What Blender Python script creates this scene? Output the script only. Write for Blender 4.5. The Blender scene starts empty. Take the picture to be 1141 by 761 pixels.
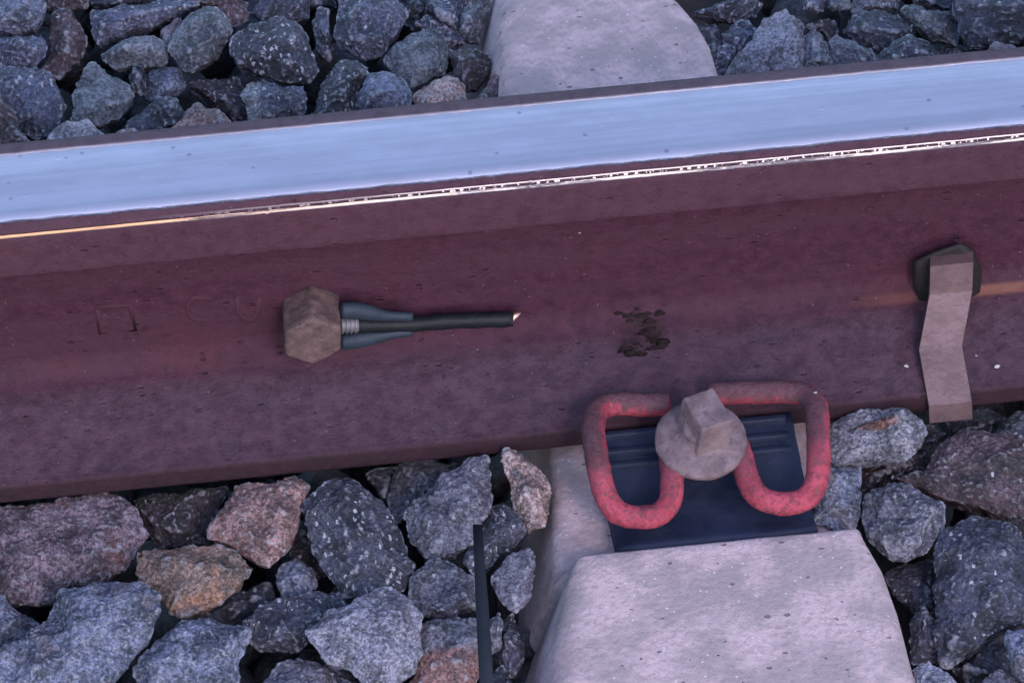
import bpy, bmesh, math, random
import numpy as np
from mathutils import Vector, Matrix

random.seed(7)
scn = bpy.context.scene
COL = scn.collection
R = math.radians

# ------------------------------------------------------------------ camera
ELEV, YAW, DIST, FRAME_W = R(43.0), R(8.2), 4.0, 0.529
TGT = Vector((0.0, -0.012, 0.0240))
FWD = Vector((math.sin(YAW) * math.cos(ELEV), math.cos(YAW) * math.cos(ELEV), -math.sin(ELEV)))
RGT = Vector((math.cos(YAW), -math.sin(YAW), 0.0))
UPV = RGT.cross(FWD)
CAM = TGT - FWD * DIST
cd = bpy.data.cameras.new('camera')
cam = bpy.data.objects.new('camera', cd)
COL.objects.link(cam)
cam.matrix_world = Matrix.Translation(CAM) @ Matrix((RGT, UPV, -FWD)).transposed().to_4x4()
cd.sensor_width = 36.0
cd.lens = 36.0 * DIST / FRAME_W
cd.clip_start = 0.05
cd.clip_end = 500.0
scn.camera = cam

# ------------------------------------------------------------------ light
SUN_EL, SUN_AZ = R(37.0), R(12.0)          # dull evening sun behind the camera, a little to its right
SUN_DIR = Vector((math.sin(SUN_AZ) * math.cos(SUN_EL), -math.cos(SUN_AZ) * math.cos(SUN_EL), math.sin(SUN_EL)))
w = bpy.data.worlds.new('World')
scn.world = w
w.use_nodes = True
wn = w.node_tree
bg = wn.nodes['Background']
sky = wn.nodes.new('ShaderNodeTexSky')
sky.sky_type = 'NISHITA'
sky.sun_disc = False
sky.sun_elevation = SUN_EL
sky.sun_rotation = math.atan2(SUN_DIR.x, SUN_DIR.y)
sky.air_density = 1.3
sky.dust_density = 1.2
sky.ozone_density = 3.0
wn.links.new(sky.outputs[0], bg.inputs[0])
bg.inputs[1].default_value = 0.15
sl = bpy.data.lights.new('sun', 'SUN')
sl.energy = 0.5
sl.angle = R(12)
sl.color = (1.0, 0.80, 0.80)
so = bpy.data.objects.new('sun', sl)
COL.objects.link(so)
so.rotation_euler = (-SUN_DIR).to_track_quat('-Z', 'Y').to_euler()
vs = scn.view_settings
vs.view_transform = 'Standard'
vs.look = 'None'
vs.exposure = 1.42
vs.gamma = 1.0
vs.use_curve_mapping = False

# ------------------------------------------------------------------ camera geometry helpers (real points on real surfaces)
def ray(px, py):
    k = FRAME_W / DIST / 1141.0
    return (FWD + RGT * ((px - 570.5) * k) - UPV * ((py - 380.5) * k)).normalized()

def on_plane(px, py, P, n):
    d = ray(px, py)
    return CAM + d * ((P - CAM).dot(n) / d.dot(n))

def at_z(px, py, z):
    return on_plane(px, py, Vector((0, 0, z)), Vector((0, 0, 1)))

def at_y(px, py, y):
    return on_plane(px, py, Vector((0, y, 0)), Vector((0, 1, 0)))

def project(p):
    d = p - CAM
    k = FRAME_W / DIST / 1141.0
    f = d.dot(FWD)
    return 570.5 + d.dot(RGT) / f / k, 380.5 - d.dot(UPV) / f / k

# ------------------------------------------------------------------ numpy gradient noise
_rng = np.random.default_rng(3)
_perm = _rng.permutation(256)
_perm = np.concatenate([_perm, _perm, _perm])
_grad = _rng.normal(size=(256, 3))
_grad /= np.linalg.norm(_grad, axis=1)[:, None]

def pnoise(p):
    i = np.floor(p).astype(int)
    f = p - i
    i &= 255
    u = f * f * f * (f * (f * 6 - 15) + 10)
    out = 0
    for dx in (0, 1):
        for dy in (0, 1):
            for dz in (0, 1):
                h = _perm[_perm[_perm[(i[:, 0] + dx) & 255] + ((i[:, 1] + dy) & 255)] + ((i[:, 2] + dz) & 255)]
                g = _grad[h]
                d = (g * (f - np.array([dx, dy, dz]))).sum(1)
                wx = u[:, 0] if dx else 1 - u[:, 0]
                wy = u[:, 1] if dy else 1 - u[:, 1]
                wz = u[:, 2] if dz else 1 - u[:, 2]
                out = out + d * wx * wy * wz
    return out

# ------------------------------------------------------------------ material helpers
class N:
    def __init__(s, name):
        s.m = bpy.data.materials.new(name)
        s.m.use_nodes = True
        s.t = s.m.node_tree
        s.b = s.t.nodes['Principled BSDF']
        s.co = s.t.nodes.new('ShaderNodeTexCoord').outputs['Object']

    def node(s, typ, **kw):
        n = s.t.nodes.new(typ)
        for k, v in kw.items():
            setattr(n, k, v)
        return n

    def link(s, a, b):
        s.t.links.new(a, b)

    def setin(s, sock, v):
        if hasattr(v, 'links'):
            s.link(v, sock)
        elif isinstance(v, (tuple, list)) and len(v) == 3 and sock.type == 'RGBA':
            sock.default_value = (*v, 1)
        else:
            sock.default_value = v

    def noise(s, scale, detail=4, rough=0.55, vec=None, dist=0.0):
        n = s.node('ShaderNodeTexNoise')
        s.link(vec if vec is not None else s.co, n.inputs['Vector'])
        n.inputs['Scale'].default_value = scale
        n.inputs['Detail'].default_value = detail
        n.inputs['Roughness'].default_value = rough
        n.inputs['Distortion'].default_value = dist
        return n.outputs['Fac']

    def voro(s, scale, vec=None, feature='F1'):
        n = s.node('ShaderNodeTexVoronoi', feature=feature)
        s.link(vec if vec is not None else s.co, n.inputs['Vector'])
        n.inputs['Scale'].default_value = scale
        return n

    def ramp(s, v, a, b, lo=0.0, hi=1.0):
        n = s.node('ShaderNodeMapRange')
        n.interpolation_type = 'SMOOTHSTEP'
        s.setin(n.inputs[0], v)
        n.inputs[1].default_value = a
        n.inputs[2].default_value = b
        n.inputs[3].default_value = lo
        n.inputs[4].default_value = hi
        return n.outputs[0]

    def math(s, op, a, b=0.0, c=None):
        n = s.node('ShaderNodeMath', operation=op)
        s.setin(n.inputs[0], a)
        s.setin(n.inputs[1], b)
        if c is not None:
            s.setin(n.inputs[2], c)
        return n.outputs[0]

    def mix(s, f, a, b):
        n = s.node('ShaderNodeMix', data_type='RGBA')
        s.setin(n.inputs[0], f)
        s.setin(n.inputs[6], a)
        s.setin(n.inputs[7], b)
        return n.outputs[2]

    def mapping(s, scale, vec=None, rot=(0, 0, 0)):
        n = s.node('ShaderNodeMapping')
        s.link(vec if vec is not None else s.co, n.inputs[0])
        n.inputs['Scale'].default_value = scale
        n.inputs['Rotation'].default_value = rot
        return n.outputs[0]

    def sep(s, vec=None):
        n = s.node('ShaderNodeSeparateXYZ')
        s.link(vec if vec is not None else s.co, n.inputs[0])
        return n.outputs

    def bump(s, h, dist, strength=1.0, prev=None):
        n = s.node('ShaderNodeBump')
        n.inputs['Strength'].default_value = strength
        n.inputs['Distance'].default_value = dist
        s.link(h, n.inputs['Height'])
        if prev is not None:
            s.link(prev, n.inputs['Normal'])
        s.link(n.outputs[0], s.b.inputs['Normal'])
        return n.outputs[0]

    def out(s, col=None, rough=None, metal=None, spec=None):
        for k, v in (('Base Color', col), ('Roughness', rough), ('Metallic', metal), ('Specular IOR Level', spec)):
            if v is not None:
                s.setin(s.b.inputs[k], v)
        return s.m


def stone_mat(name, dark, light, patch=None, patch_lo=0.52, speck=0.0, speck_col=(0.40, 0.39, 0.45), speck_scale=400,
              streak=0.0, crystal=0.0, rough=0.58, bump=0.0008, spec=0.5, edge=0.7, zone=None):
    s = N(name)
    oi = s.node('ShaderNodeObjectInfo')
    off = s.node('ShaderNodeVectorMath', operation='MULTIPLY_ADD')
    cmb = s.node('ShaderNodeCombineXYZ')
    r10 = s.math('MULTIPLY', oi.outputs['Random'], 9.0)
    for i in range(3):
        s.link(r10, cmb.inputs[i])
    off.inputs[1].default_value = (1, 1, 1)
    s.link(s.co, off.inputs[0])
    s.link(cmb.outputs[0], off.inputs[2])
    v = off.outputs[0]
    big = s.noise(55, 5, 0.6, v)
    fine = s.noise(420, 5, 0.7, v)
    col = s.mix(s.ramp(s.math('ADD', s.math('MULTIPLY', big, 0.55), s.math('MULTIPLY', fine, 0.45)), 0.42, 0.58), dark, light)
    if patch:
        col = s.mix(s.ramp(s.noise(34, 4, 0.6, v, 0.6), patch_lo, patch_lo + 0.07, 0, 0.9), col, patch)
    if zone:                                   # one part of the stone is another mineral: half of it, or an oval stain
        zx, zy, zz_ = s.sep()
        wob = s.math('MULTIPLY', s.math('SUBTRACT', s.noise(90, 4, 0.65), 0.5), 0.022)
        kind, zcol = zone
        if kind == 'near':
            zm = s.ramp(s.math('ADD', zy, wob), -0.001, -0.005)
        elif kind == 'left':
            zm = s.ramp(s.math('ADD', zx, wob), -0.005, -0.009)
        else:
            ey = s.math('MULTIPLY', s.math('SUBTRACT', zy, 0.001), 3.2)
            zm = s.ramp(s.math('ADD', s.math('SQRT', s.math('ADD', s.math('MULTIPLY', zx, zx), s.math('MULTIPLY', ey, ey))), wob), 0.015, 0.009)
        col = s.mix(s.math('MULTIPLY', zm, 0.85), col, s.mix(s.ramp(fine, 0.4, 0.6), zcol, tuple(min(1.0, q * 1.7) for q in zcol)))
    # mineral grain
    g = s.voro(900, v)
    gs = s.sep(g.outputs['Color'])
    gv = s.ramp(gs[0], 0.0, 1.0, 0.5, 1.5)
    vm = s.node('ShaderNodeVectorMath', operation='MULTIPLY')
    s.link(col, vm.inputs[0])
    cg = s.node('ShaderNodeCombineXYZ')
    for i in range(3):
        s.link(gv, cg.inputs[i])
    s.link(cg.outputs[0], vm.inputs[1])
    col = vm.outputs[0]
    if speck:
        vv = s.mapping((1.0, 0.62, 0.62), v, (0.4, 0.5, 1.2))
        d = s.node('ShaderNodeVectorMath', operation='ADD')
        nn = s.node('ShaderNodeTexNoise')
        s.link(v, nn.inputs['Vector'])
        nn.inputs['Scale'].default_value = 700
        sc = s.node('ShaderNodeVectorMath', operation='SCALE')
        s.link(nn.outputs['Color'], sc.inputs[0])
        sc.inputs['Scale'].default_value = 0.0028
        s.link(vv, d.inputs[0])
        s.link(sc.outputs[0], d.inputs[1])
        vo = s.voro(speck_scale, d.outputs[0])
        ch = s.sep(vo.outputs['Color'])
        rad = s.ramp(ch[1], 0, 1, 0.02, 0.40)
        inside = s.ramp(s.math('SUBTRACT', vo.outputs['Distance'], rad), -0.06, 0.04, 1, 0)
        pick = s.math('GREATER_THAN', ch[0], 1.0 - speck)
        clus = s.ramp(s.noise(60, 2, 0.5, v), 0.34, 0.46)
        m = s.math('MULTIPLY', s.math('MULTIPLY', inside, pick), clus)
        col = s.mix(s.math('MULTIPLY', m, 0.9), col, speck_col)
    if streak:
        st = s.noise(90, 4, 0.65, s.mapping((0.6, 5.0, 5.0), v, (0.3, 0.6, 0.9)))
        col = s.mix(s.ramp(st, 0.6, 0.72, 0, streak), col, speck_col)
    if crystal:
        cr = s.noise(260, 3, 0.75, v, 0.8)
        col = s.mix(s.ramp(cr, 0.57, 0.66, 0, crystal), col, speck_col)
    # rim highlights painted into the colour on raised edges, hollows coloured darker
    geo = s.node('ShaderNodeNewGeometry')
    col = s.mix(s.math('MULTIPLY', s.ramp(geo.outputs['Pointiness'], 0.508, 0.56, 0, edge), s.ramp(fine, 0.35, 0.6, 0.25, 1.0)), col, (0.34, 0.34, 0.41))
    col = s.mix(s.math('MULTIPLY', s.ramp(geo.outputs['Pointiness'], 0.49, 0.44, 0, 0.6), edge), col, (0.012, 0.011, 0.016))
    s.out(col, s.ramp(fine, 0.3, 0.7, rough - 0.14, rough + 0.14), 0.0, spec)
    n1 = s.bump(s.noise(330, 6, 0.72, v), bump * 2.2, 1.0)
    s.bump(s.noise(1100, 3, 0.7, v), bump * 0.5, 0.8, n1)
    return s.m

MAT = {}
MAT['black'] = stone_mat('stone_black_speckled', (0.0115, 0.0111, 0.0208), (0.0546, 0.0528, 0.0842), speck=0.62, rough=0.6)
MAT['slate'] = stone_mat('stone_slate_speckled', (0.0174, 0.0189, 0.0359), (0.0749, 0.0779, 0.1337), speck=0.45, streak=0.35)
MAT['dark'] = stone_mat('stone_dark', (0.0091, 0.0095, 0.0179), (0.0483, 0.0475, 0.0814), speck=0.12)
MAT['deep'] = stone_mat('stone_deep_brown', (0.0118, 0.0085, 0.0128), (0.0522, 0.0349, 0.0505), speck=0.10)
MAT['green'] = stone_mat('stone_greenish', (0.0342, 0.0380, 0.0535), (0.1285, 0.1346, 0.1688), streak=0.2)
MAT['blue'] = stone_mat('stone_bluish', (0.0295, 0.0349, 0.0609), (0.1439, 0.1497, 0.2297), patch=(0.0820, 0.0689, 0.0916), patch_lo=0.56, crystal=0.35)
MAT['grey'] = stone_mat('stone_light_grey', (0.0639, 0.0603, 0.0852), (0.2423, 0.2291, 0.3097), crystal=0.35, bump=0.0011)
MAT['mid'] = stone_mat('stone_mid_grey', (0.0316, 0.0305, 0.0471), (0.1245, 0.1140, 0.1611), crystal=0.3, speck=0.08)
MAT['pink'] = stone_mat('stone_pink', (0.0819, 0.0419, 0.0432), (0.2772, 0.1575, 0.1591), patch=(0.1050, 0.0674, 0.0811), patch_lo=0.56, crystal=0.2)
MAT['tan'] = stone_mat('stone_tan', (0.0655, 0.0429, 0.0379), (0.2184, 0.1391, 0.1210), patch=(0.2520, 0.1216, 0.0792), patch_lo=0.53, crystal=0.2, bump=0.0012)
MAT['cream'] = stone_mat('stone_cream', (0.1092, 0.0683, 0.0655), (0.4032, 0.2736, 0.2725), patch=(0.1120, 0.0821, 0.0973), patch_lo=0.58, crystal=0.4)
MAT['mauve'] = stone_mat('stone_mauve', (0.0466, 0.0298, 0.0424), (0.1954, 0.1286, 0.1675), patch=(0.1062, 0.0436, 0.0451), patch_lo=0.58, crystal=0.4, bump=0.0012)
MAT['brown'] = stone_mat('stone_brown', (0.0221, 0.0135, 0.0184), (0.0850, 0.0512, 0.0665), speck=0.06)
MAT['crystal'] = stone_mat('stone_crystal', (0.0124, 0.0137, 0.0293), (0.0711, 0.0726, 0.1279), crystal=0.85, speck=0.3, speck_col=(0.3112, 0.3026, 0.4286), rough=0.55)
MAT['white'] = stone_mat('stone_whitish', (0.0769, 0.0685, 0.0885), (0.3400, 0.2972, 0.3516), patch=(0.0308, 0.0275, 0.0422), patch_lo=0.54, crystal=0.5)
MAT['fill'] = stone_mat('stone_fill_dark', (0.0109, 0.0109, 0.0164), (0.0600, 0.0576, 0.0792), edge=0.0)
MAT['fill_grey'] = stone_mat('stone_fill_grey', (0.0312, 0.0296, 0.0406), (0.1320, 0.1224, 0.1500), edge=0.0)
MAT['rosy'] = stone_mat('stone_two_tone', (0.045, 0.042, 0.060), (0.160, 0.145, 0.185), crystal=0.2, zone=('near', (0.150, 0.068, 0.062)))
MAT['stained'] = stone_mat('stone_rust_stained', (0.0660, 0.0619, 0.0862), (0.2508, 0.2322, 0.2948), crystal=0.35, bump=0.0011, zone=('oval', (0.1056, 0.0387, 0.0264)))
MAT['half_pale'] = stone_mat('stone_half_pale', (0.0194, 0.0189, 0.0352), (0.0792, 0.0757, 0.1188), speck=0.4, zone=('left', (0.1320, 0.1290, 0.1452)))

# ------------------------------------------------------------------ object helpers
def mesh_obj(name, me, mat=None, parent=None):
    o = bpy.data.objects.new(name, me)
    COL.objects.link(o)
    if mat:
        me.materials.append(mat)
    if parent:
        o.parent = parent
    return o

def bm_obj(name, bm, mat=None, parent=None, smooth=True):
    me = bpy.data.meshes.new(name)
    bmesh.ops.recalc_face_normals(bm, faces=bm.faces)
    bm.to_mesh(me)
    bm.free()
    if smooth:
        me.polygons.foreach_set('use_smooth', [True] * len(me.polygons))
    return mesh_obj(name, me, mat, parent)

def tag(o, label=None, cat=None, group=None, kind=None):
    for k, v in (('label', label), ('category', cat), ('group', group), ('kind', kind)):
        if v:
            o[k] = v
    return o

def empty(name, loc):
    o = bpy.data.objects.new(name, None)
    o.empty_display_size = 0.01
    COL.objects.link(o)
    o.location = loc
    o_world[o.name] = Vector(loc)
    return o
o_world = {}

def bevel(bm, w, seg=2, angle=0.6):
    es = [e for e in bm.edges if len(e.link_faces) == 2 and e.calc_face_angle(0) > angle]
    bmesh.ops.bevel(bm, geom=es, offset=w, segments=seg, profile=0.5, affect='EDGES')

def loft(bm, rings, cap=True, closed=True):
    vr = [[bm.verts.new(p) for p in r] for r in rings]
    n = len(rings[0])
    for a, b in zip(vr, vr[1:]):
        for i in range(n if closed else n - 1):
            j = (i + 1) % n
            bm.faces.new((a[i], a[j], b[j], b[i]))
    if cap and closed:
        bm.faces.new(vr[0][::-1])
        bm.faces.new(vr[-1])
    return vr

def catmull(pts, per=8):
    pts = [np.array(p, float) for p in pts]
    P = [2 * pts[0] - pts[1]] + pts + [2 * pts[-1] - pts[-2]]
    out = []
    for i in range(1, len(P) - 2):
        for k in range(per):
            t = k / per
            a, b, c, d = P[i - 1:i + 3]
            out.append(0.5 * ((2 * b) + (-a + c) * t + (2 * a - 5 * b + 4 * c - d) * t * t + (-a + 3 * b - 3 * c + d) * t ** 3))
    out.append(pts[-1])
    return out

def tube(bm, path, rad, seg=16, flat=1.0, up=Vector((0, 0, 1)), round_ends=True):
    """path of points; rad number or list; flat squashes the section along the second axis."""
    P = [Vector(p) for p in path]
    n = len(P)
    rs = rad if isinstance(rad, (list, tuple)) else [rad] * n
    rings = []
    prev = None
    for i in range(n):
        t = (P[min(i + 1, n - 1)] - P[max(i - 1, 0)]).normalized()
        if prev is None:
            a = t.cross(up)
            if a.length < 1e-3:
                a = t.cross(Vector((1, 0, 0)))
            a.normalize()
        else:
            a = (prev - t * prev.dot(t)).normalized()
        prev = a
        b = t.cross(a)
        def ring(c, r):
            return [c + a * (math.cos(2 * math.pi * k / seg) * r) + b * (math.sin(2 * math.pi * k / seg) * r * flat) for k in range(seg)]
        if i == 0 and round_ends:
            for q in (0.35, 0.75):
                rings.append(ring(P[0] - t * rs[0] * 0.35 * (1 - q), rs[0] * q))
        rings.append(ring(P[i], rs[i]))
        if i == n - 1 and round_ends:
            for q in (0.75, 0.35):
                rings.append(ring(P[i] + t * rs[i] * 0.35 * (1 - q), rs[i] * q))
    return loft(bm, rings)

def refine(bm, L, it=7):
    for _ in range(it):
        es = [e for e in bm.edges if e.calc_length() > L]
        if not es:
            break
        bmesh.ops.subdivide_edges(bm, edges=es, cuts=1, use_grid_fill=False)
        bmesh.ops.triangulate(bm, faces=[f for f in bm.faces if len(f.verts) > 3])

def displace(me, comps, seed):
    n = len(me.vertices)
    co = np.empty(n * 3)
    me.vertices.foreach_get('co', co)
    co = co.reshape(-1, 3)
    no = np.empty(n * 3)
    me.vertex_normals.foreach_get('vector', no)
    no = no.reshape(-1, 3)
    d = np.zeros(n)
    for scale, amp, ridged in comps:
        v = pnoise(co / scale + seed * 7.31)
        if ridged == 'step':            # chipped terraces
            q = v * 5.0
            fl = np.floor(q)
            fr = q - fl
            v = (fl + np.clip((fr - 0.5) * 6 + 0.5, 0, 1)) / 5.0
        elif ridged:
            v = 0.35 - np.abs(v) * 2
        d += v * amp
    co = co + no * d[:, None]
    me.vertices.foreach_set('co', co.ravel())
    me.update()

# ------------------------------------------------------------------ the ground
def ground():
    s = N('ground_soil')
    s.out(s.mix(s.noise(12, 6, 0.6), (0.035, 0.032, 0.036), (0.075, 0.07, 0.075)), 0.9)
    s.bump(s.noise(60, 6, 0.7), 0.01)
    bm = bmesh.new()
    vs_ = [bm.verts.new((x, y, -0.13)) for x, y in ((-150, -150), (150, -150), (150, 150), (-150, 150))]
    bm.faces.new(vs_)
    o = bm_obj('ground', bm, s.m, smooth=False)
    tag(o, kind='structure')
ground()

# ------------------------------------------------------------------ concrete sleeper
def x_at(px, y, z):
    k = FRAME_W / DIST / 1141.0 * (px - 570.5)
    # (p-CAM).RGT = k (p-CAM).FWD
    a = RGT.x - k * FWD.x
    b = (y - CAM.y) * (RGT.y - k * FWD.y) + (z - CAM.z) * (RGT.z - k * FWD.z)
    return CAM.x - b / a

def concrete_mat():
    s = N('sleeper_concrete')
    a = s.noise(38, 6, 0.62)
    b = s.noise(300, 5, 0.7)
    col = s.mix(s.ramp(a, 0.38, 0.62), (0.3078, 0.2380, 0.2576), (0.4831, 0.3474, 0.3754))
    col = s.mix(s.ramp(b, 0.46, 0.66, 0, 0.6), col, (0.2565, 0.1964, 0.2098))
    # dark pits and pale sand grains
    vo = s.voro(260, s.mapping((0.8, 1.3, 1.0)))
    ch = s.sep(vo.outputs['Color'])
    rad = s.ramp(s.math('POWER', ch[1], 2.0), 0, 1, 0.03, 0.30)
    wob = s.math('ADD', vo.outputs['Distance'], s.math('MULTIPLY', s.math('SUBTRACT', s.noise(500, 3), 0.5), 0.6))
    pit = s.math('MULTIPLY', s.ramp(s.math('SUBTRACT', wob, rad), -0.05, 0.05, 1, 0), s.math('GREATER_THAN', ch[0], 0.87))
    col = s.mix(s.math('MULTIPLY', pit, 0.65), col, (0.0855, 0.0680, 0.0773))
    v2 = s.voro(330)
    c2 = s.sep(v2.outputs['Color'])
    gr = s.math('MULTIPLY', s.ramp(v2.outputs['Distance'], 0.16, 0.26, 1, 0), s.math('GREATER_THAN', c2[0], 0.90))
    col = s.mix(s.math('MULTIPLY', gr, 0.75), col, (0.5985, 0.5136, 0.5152))
    # scraped trowel marks across
    st = s.noise(60, 4, 0.6, s.mapping((0.5, 4.5, 1.0)))
    col = s.mix(s.ramp(st, 0.60, 0.70, 0, 0.3), col, (0.27, 0.24, 0.26))
    s.out(col, 0.85, 0, 0.3)
    n1 = s.bump(s.math('SUBTRACT', s.noise(260, 6, 0.7), s.math('MULTIPLY', pit, 1.6)), 0.0012, 1.0)
    s.bump(a, 0.0008, 0.4, n1)
    return s.m

def sleeper():
    # stations along the sleeper: (image row at its middle -> y), top z, left px, right px, fillet radius
    raw = [
        (-150, -0.050, 545, 600, 0.018), (-80, -0.030, 548, 655, 0.018), (-30, -0.010, 550, 708, 0.016), (-8, -0.002, 552, 735, 0.015),
        (8, 0.001, 553, 757, 0.013), (34, 0.003, 556, 777, 0.011), (60, 0.004, 559, 791, 0.009), (90, 0.004, 562, 800, 0.008),
        (112, 0.004, 565, 806, 0.008)]
    near = [
        (604, 0.0112, 641, 957, 0.006), (605.5, 0.0120, 639, 959, 0.007), (612, 0.0119, 634, 962, 0.010), (649, 0.0105, 622, 984, 0.015), (696, 0.0080, 614, 1001, 0.017),
        (756, 0.0050, 606, 1016, 0.018), (820, 0.0010, 598, 1034, 0.018), (950, -0.010, 580, 1075, 0.018), (1200, -0.030, 550, 1150, 0.018)]
    st = [(at_z((a + b) / 2, py, z).y, z, a, b, r) for py, z, a, b, r in raw]
    fy = st[-1][0]
    ny = at_z(800, 604, 0.0105).y
    st += [(fy - 0.004, -0.0085, 566, 830, 0.008), (-0.070, -0.0085, 612, 935, 0.009), (ny + 0.004, -0.0085, 614, 958, 0.009)]
    st += [(at_z(800, py, z).y, z, a, b, r) for py, z, a, b, r in near]
    # densify
    rows = []
    for a, b in zip(st, st[1:]):
        n = max(1, int(abs(a[0] - b[0]) / 0.008))
        for k in range(n):
            t = k / n
            rows.append([a[i] + (b[i] - a[i]) * t for i in range(5)])
    rows.append(list(st[-1]))
    rings = []
    for y, z, lp, rp, rad0 in rows:
        xl, xr = x_at(lp, y, z), x_at(rp, y, z)
        pts = []
        D, out = 0.17, 0.060
        ang = math.atan2(D, out)                    # slope of the flank
        def side(sx, x):
            q = []
            rad = rad0 if sx < 0 else rad0 * 0.5
            o_ = 0.048 if sx < 0 else 0.014
            q.append((x + sx * (o_ + rad * .2), y, z - D))
            q.append((x + sx * (o_ * 0.55 + rad * .1), y, z - D * 0.55))
            for k in range(7):
                t = k / 6 * ang
                # fillet from flank to top
                q.append((x - sx * rad + sx * rad * math.sin(ang - t) * 1.0 + sx * 0.0, y, z - rad + rad * math.cos(ang - t)))
            return q
        L = side(-1, xl)
        Rr = side(1, xr)
        mid = [(xl + rad0 + (xr - xl - 1.5 * rad0) * k / 24, y, z) for k in range(1, 24)]
        rings.append([Vector(p) for p in L + mid + Rr[::-1]])
    bm = bmesh.new()
    loft(bm, rings)
    o = bm_obj('railway_sleeper', bm, concrete_mat())
    displace(o.data, [(0.03, 0.0005, False), (0.008, 0.0003, False)], 2.0)
    tag(o, 'pale concrete sleeper running under the rail beneath the red clamp', 'sleeper')
sleeper()

# ------------------------------------------------------------------ the rail
def rail_profile():
    """half profile (field side y>0 mirrored), metres; foot bottom z=0, head top z=.159."""
    p = []
    def arc(cy, cz, r, a0, a1, n):
        for k in range(n + 1):
            a = R(a0 + (a1 - a0) * k / n)
            p.append((cy + r * math.cos(a), cz + r * math.sin(a)))
    # start top centre -> down the side (y negative handled by mirroring), here y positive
    for k in range(8):
        y = 0.0225 * k / 8
        p.append((y, 0.159 - y * y / 0.60))
    arc(0.0220, 0.1452, 0.0130, 88, 2, 14)
    p.append((0.0358, 0.128))
    arc(0.0336, 0.1255, 0.0024, -2, -72, 4)
    p.append((0.0200, 0.1170))
    arc(0.0200, 0.1050, 0.0118, 100, 180, 8)      # under-head fillet towards the web
    p.append((0.0080, 0.0900))
    p.append((0.0080, 0.0700))
    p.append((0.0084, 0.0520))
    arc(0.0270, 0.0440, 0.0185, 182, 256, 14)     # web to foot fillet
    p.append((0.0330, 0.0230))
    p.append((0.0500, 0.0172))
    p.append((0.0662, 0.0124))
    arc(0.0672, 0.0098, 0.0026, 70, 0, 5)
    p.append((0.0698, 0.0030))
    arc(0.0678, 0.0020, 0.0020, 0, -88, 3)
    p.append((0.0, 0.0))
    return p

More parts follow.
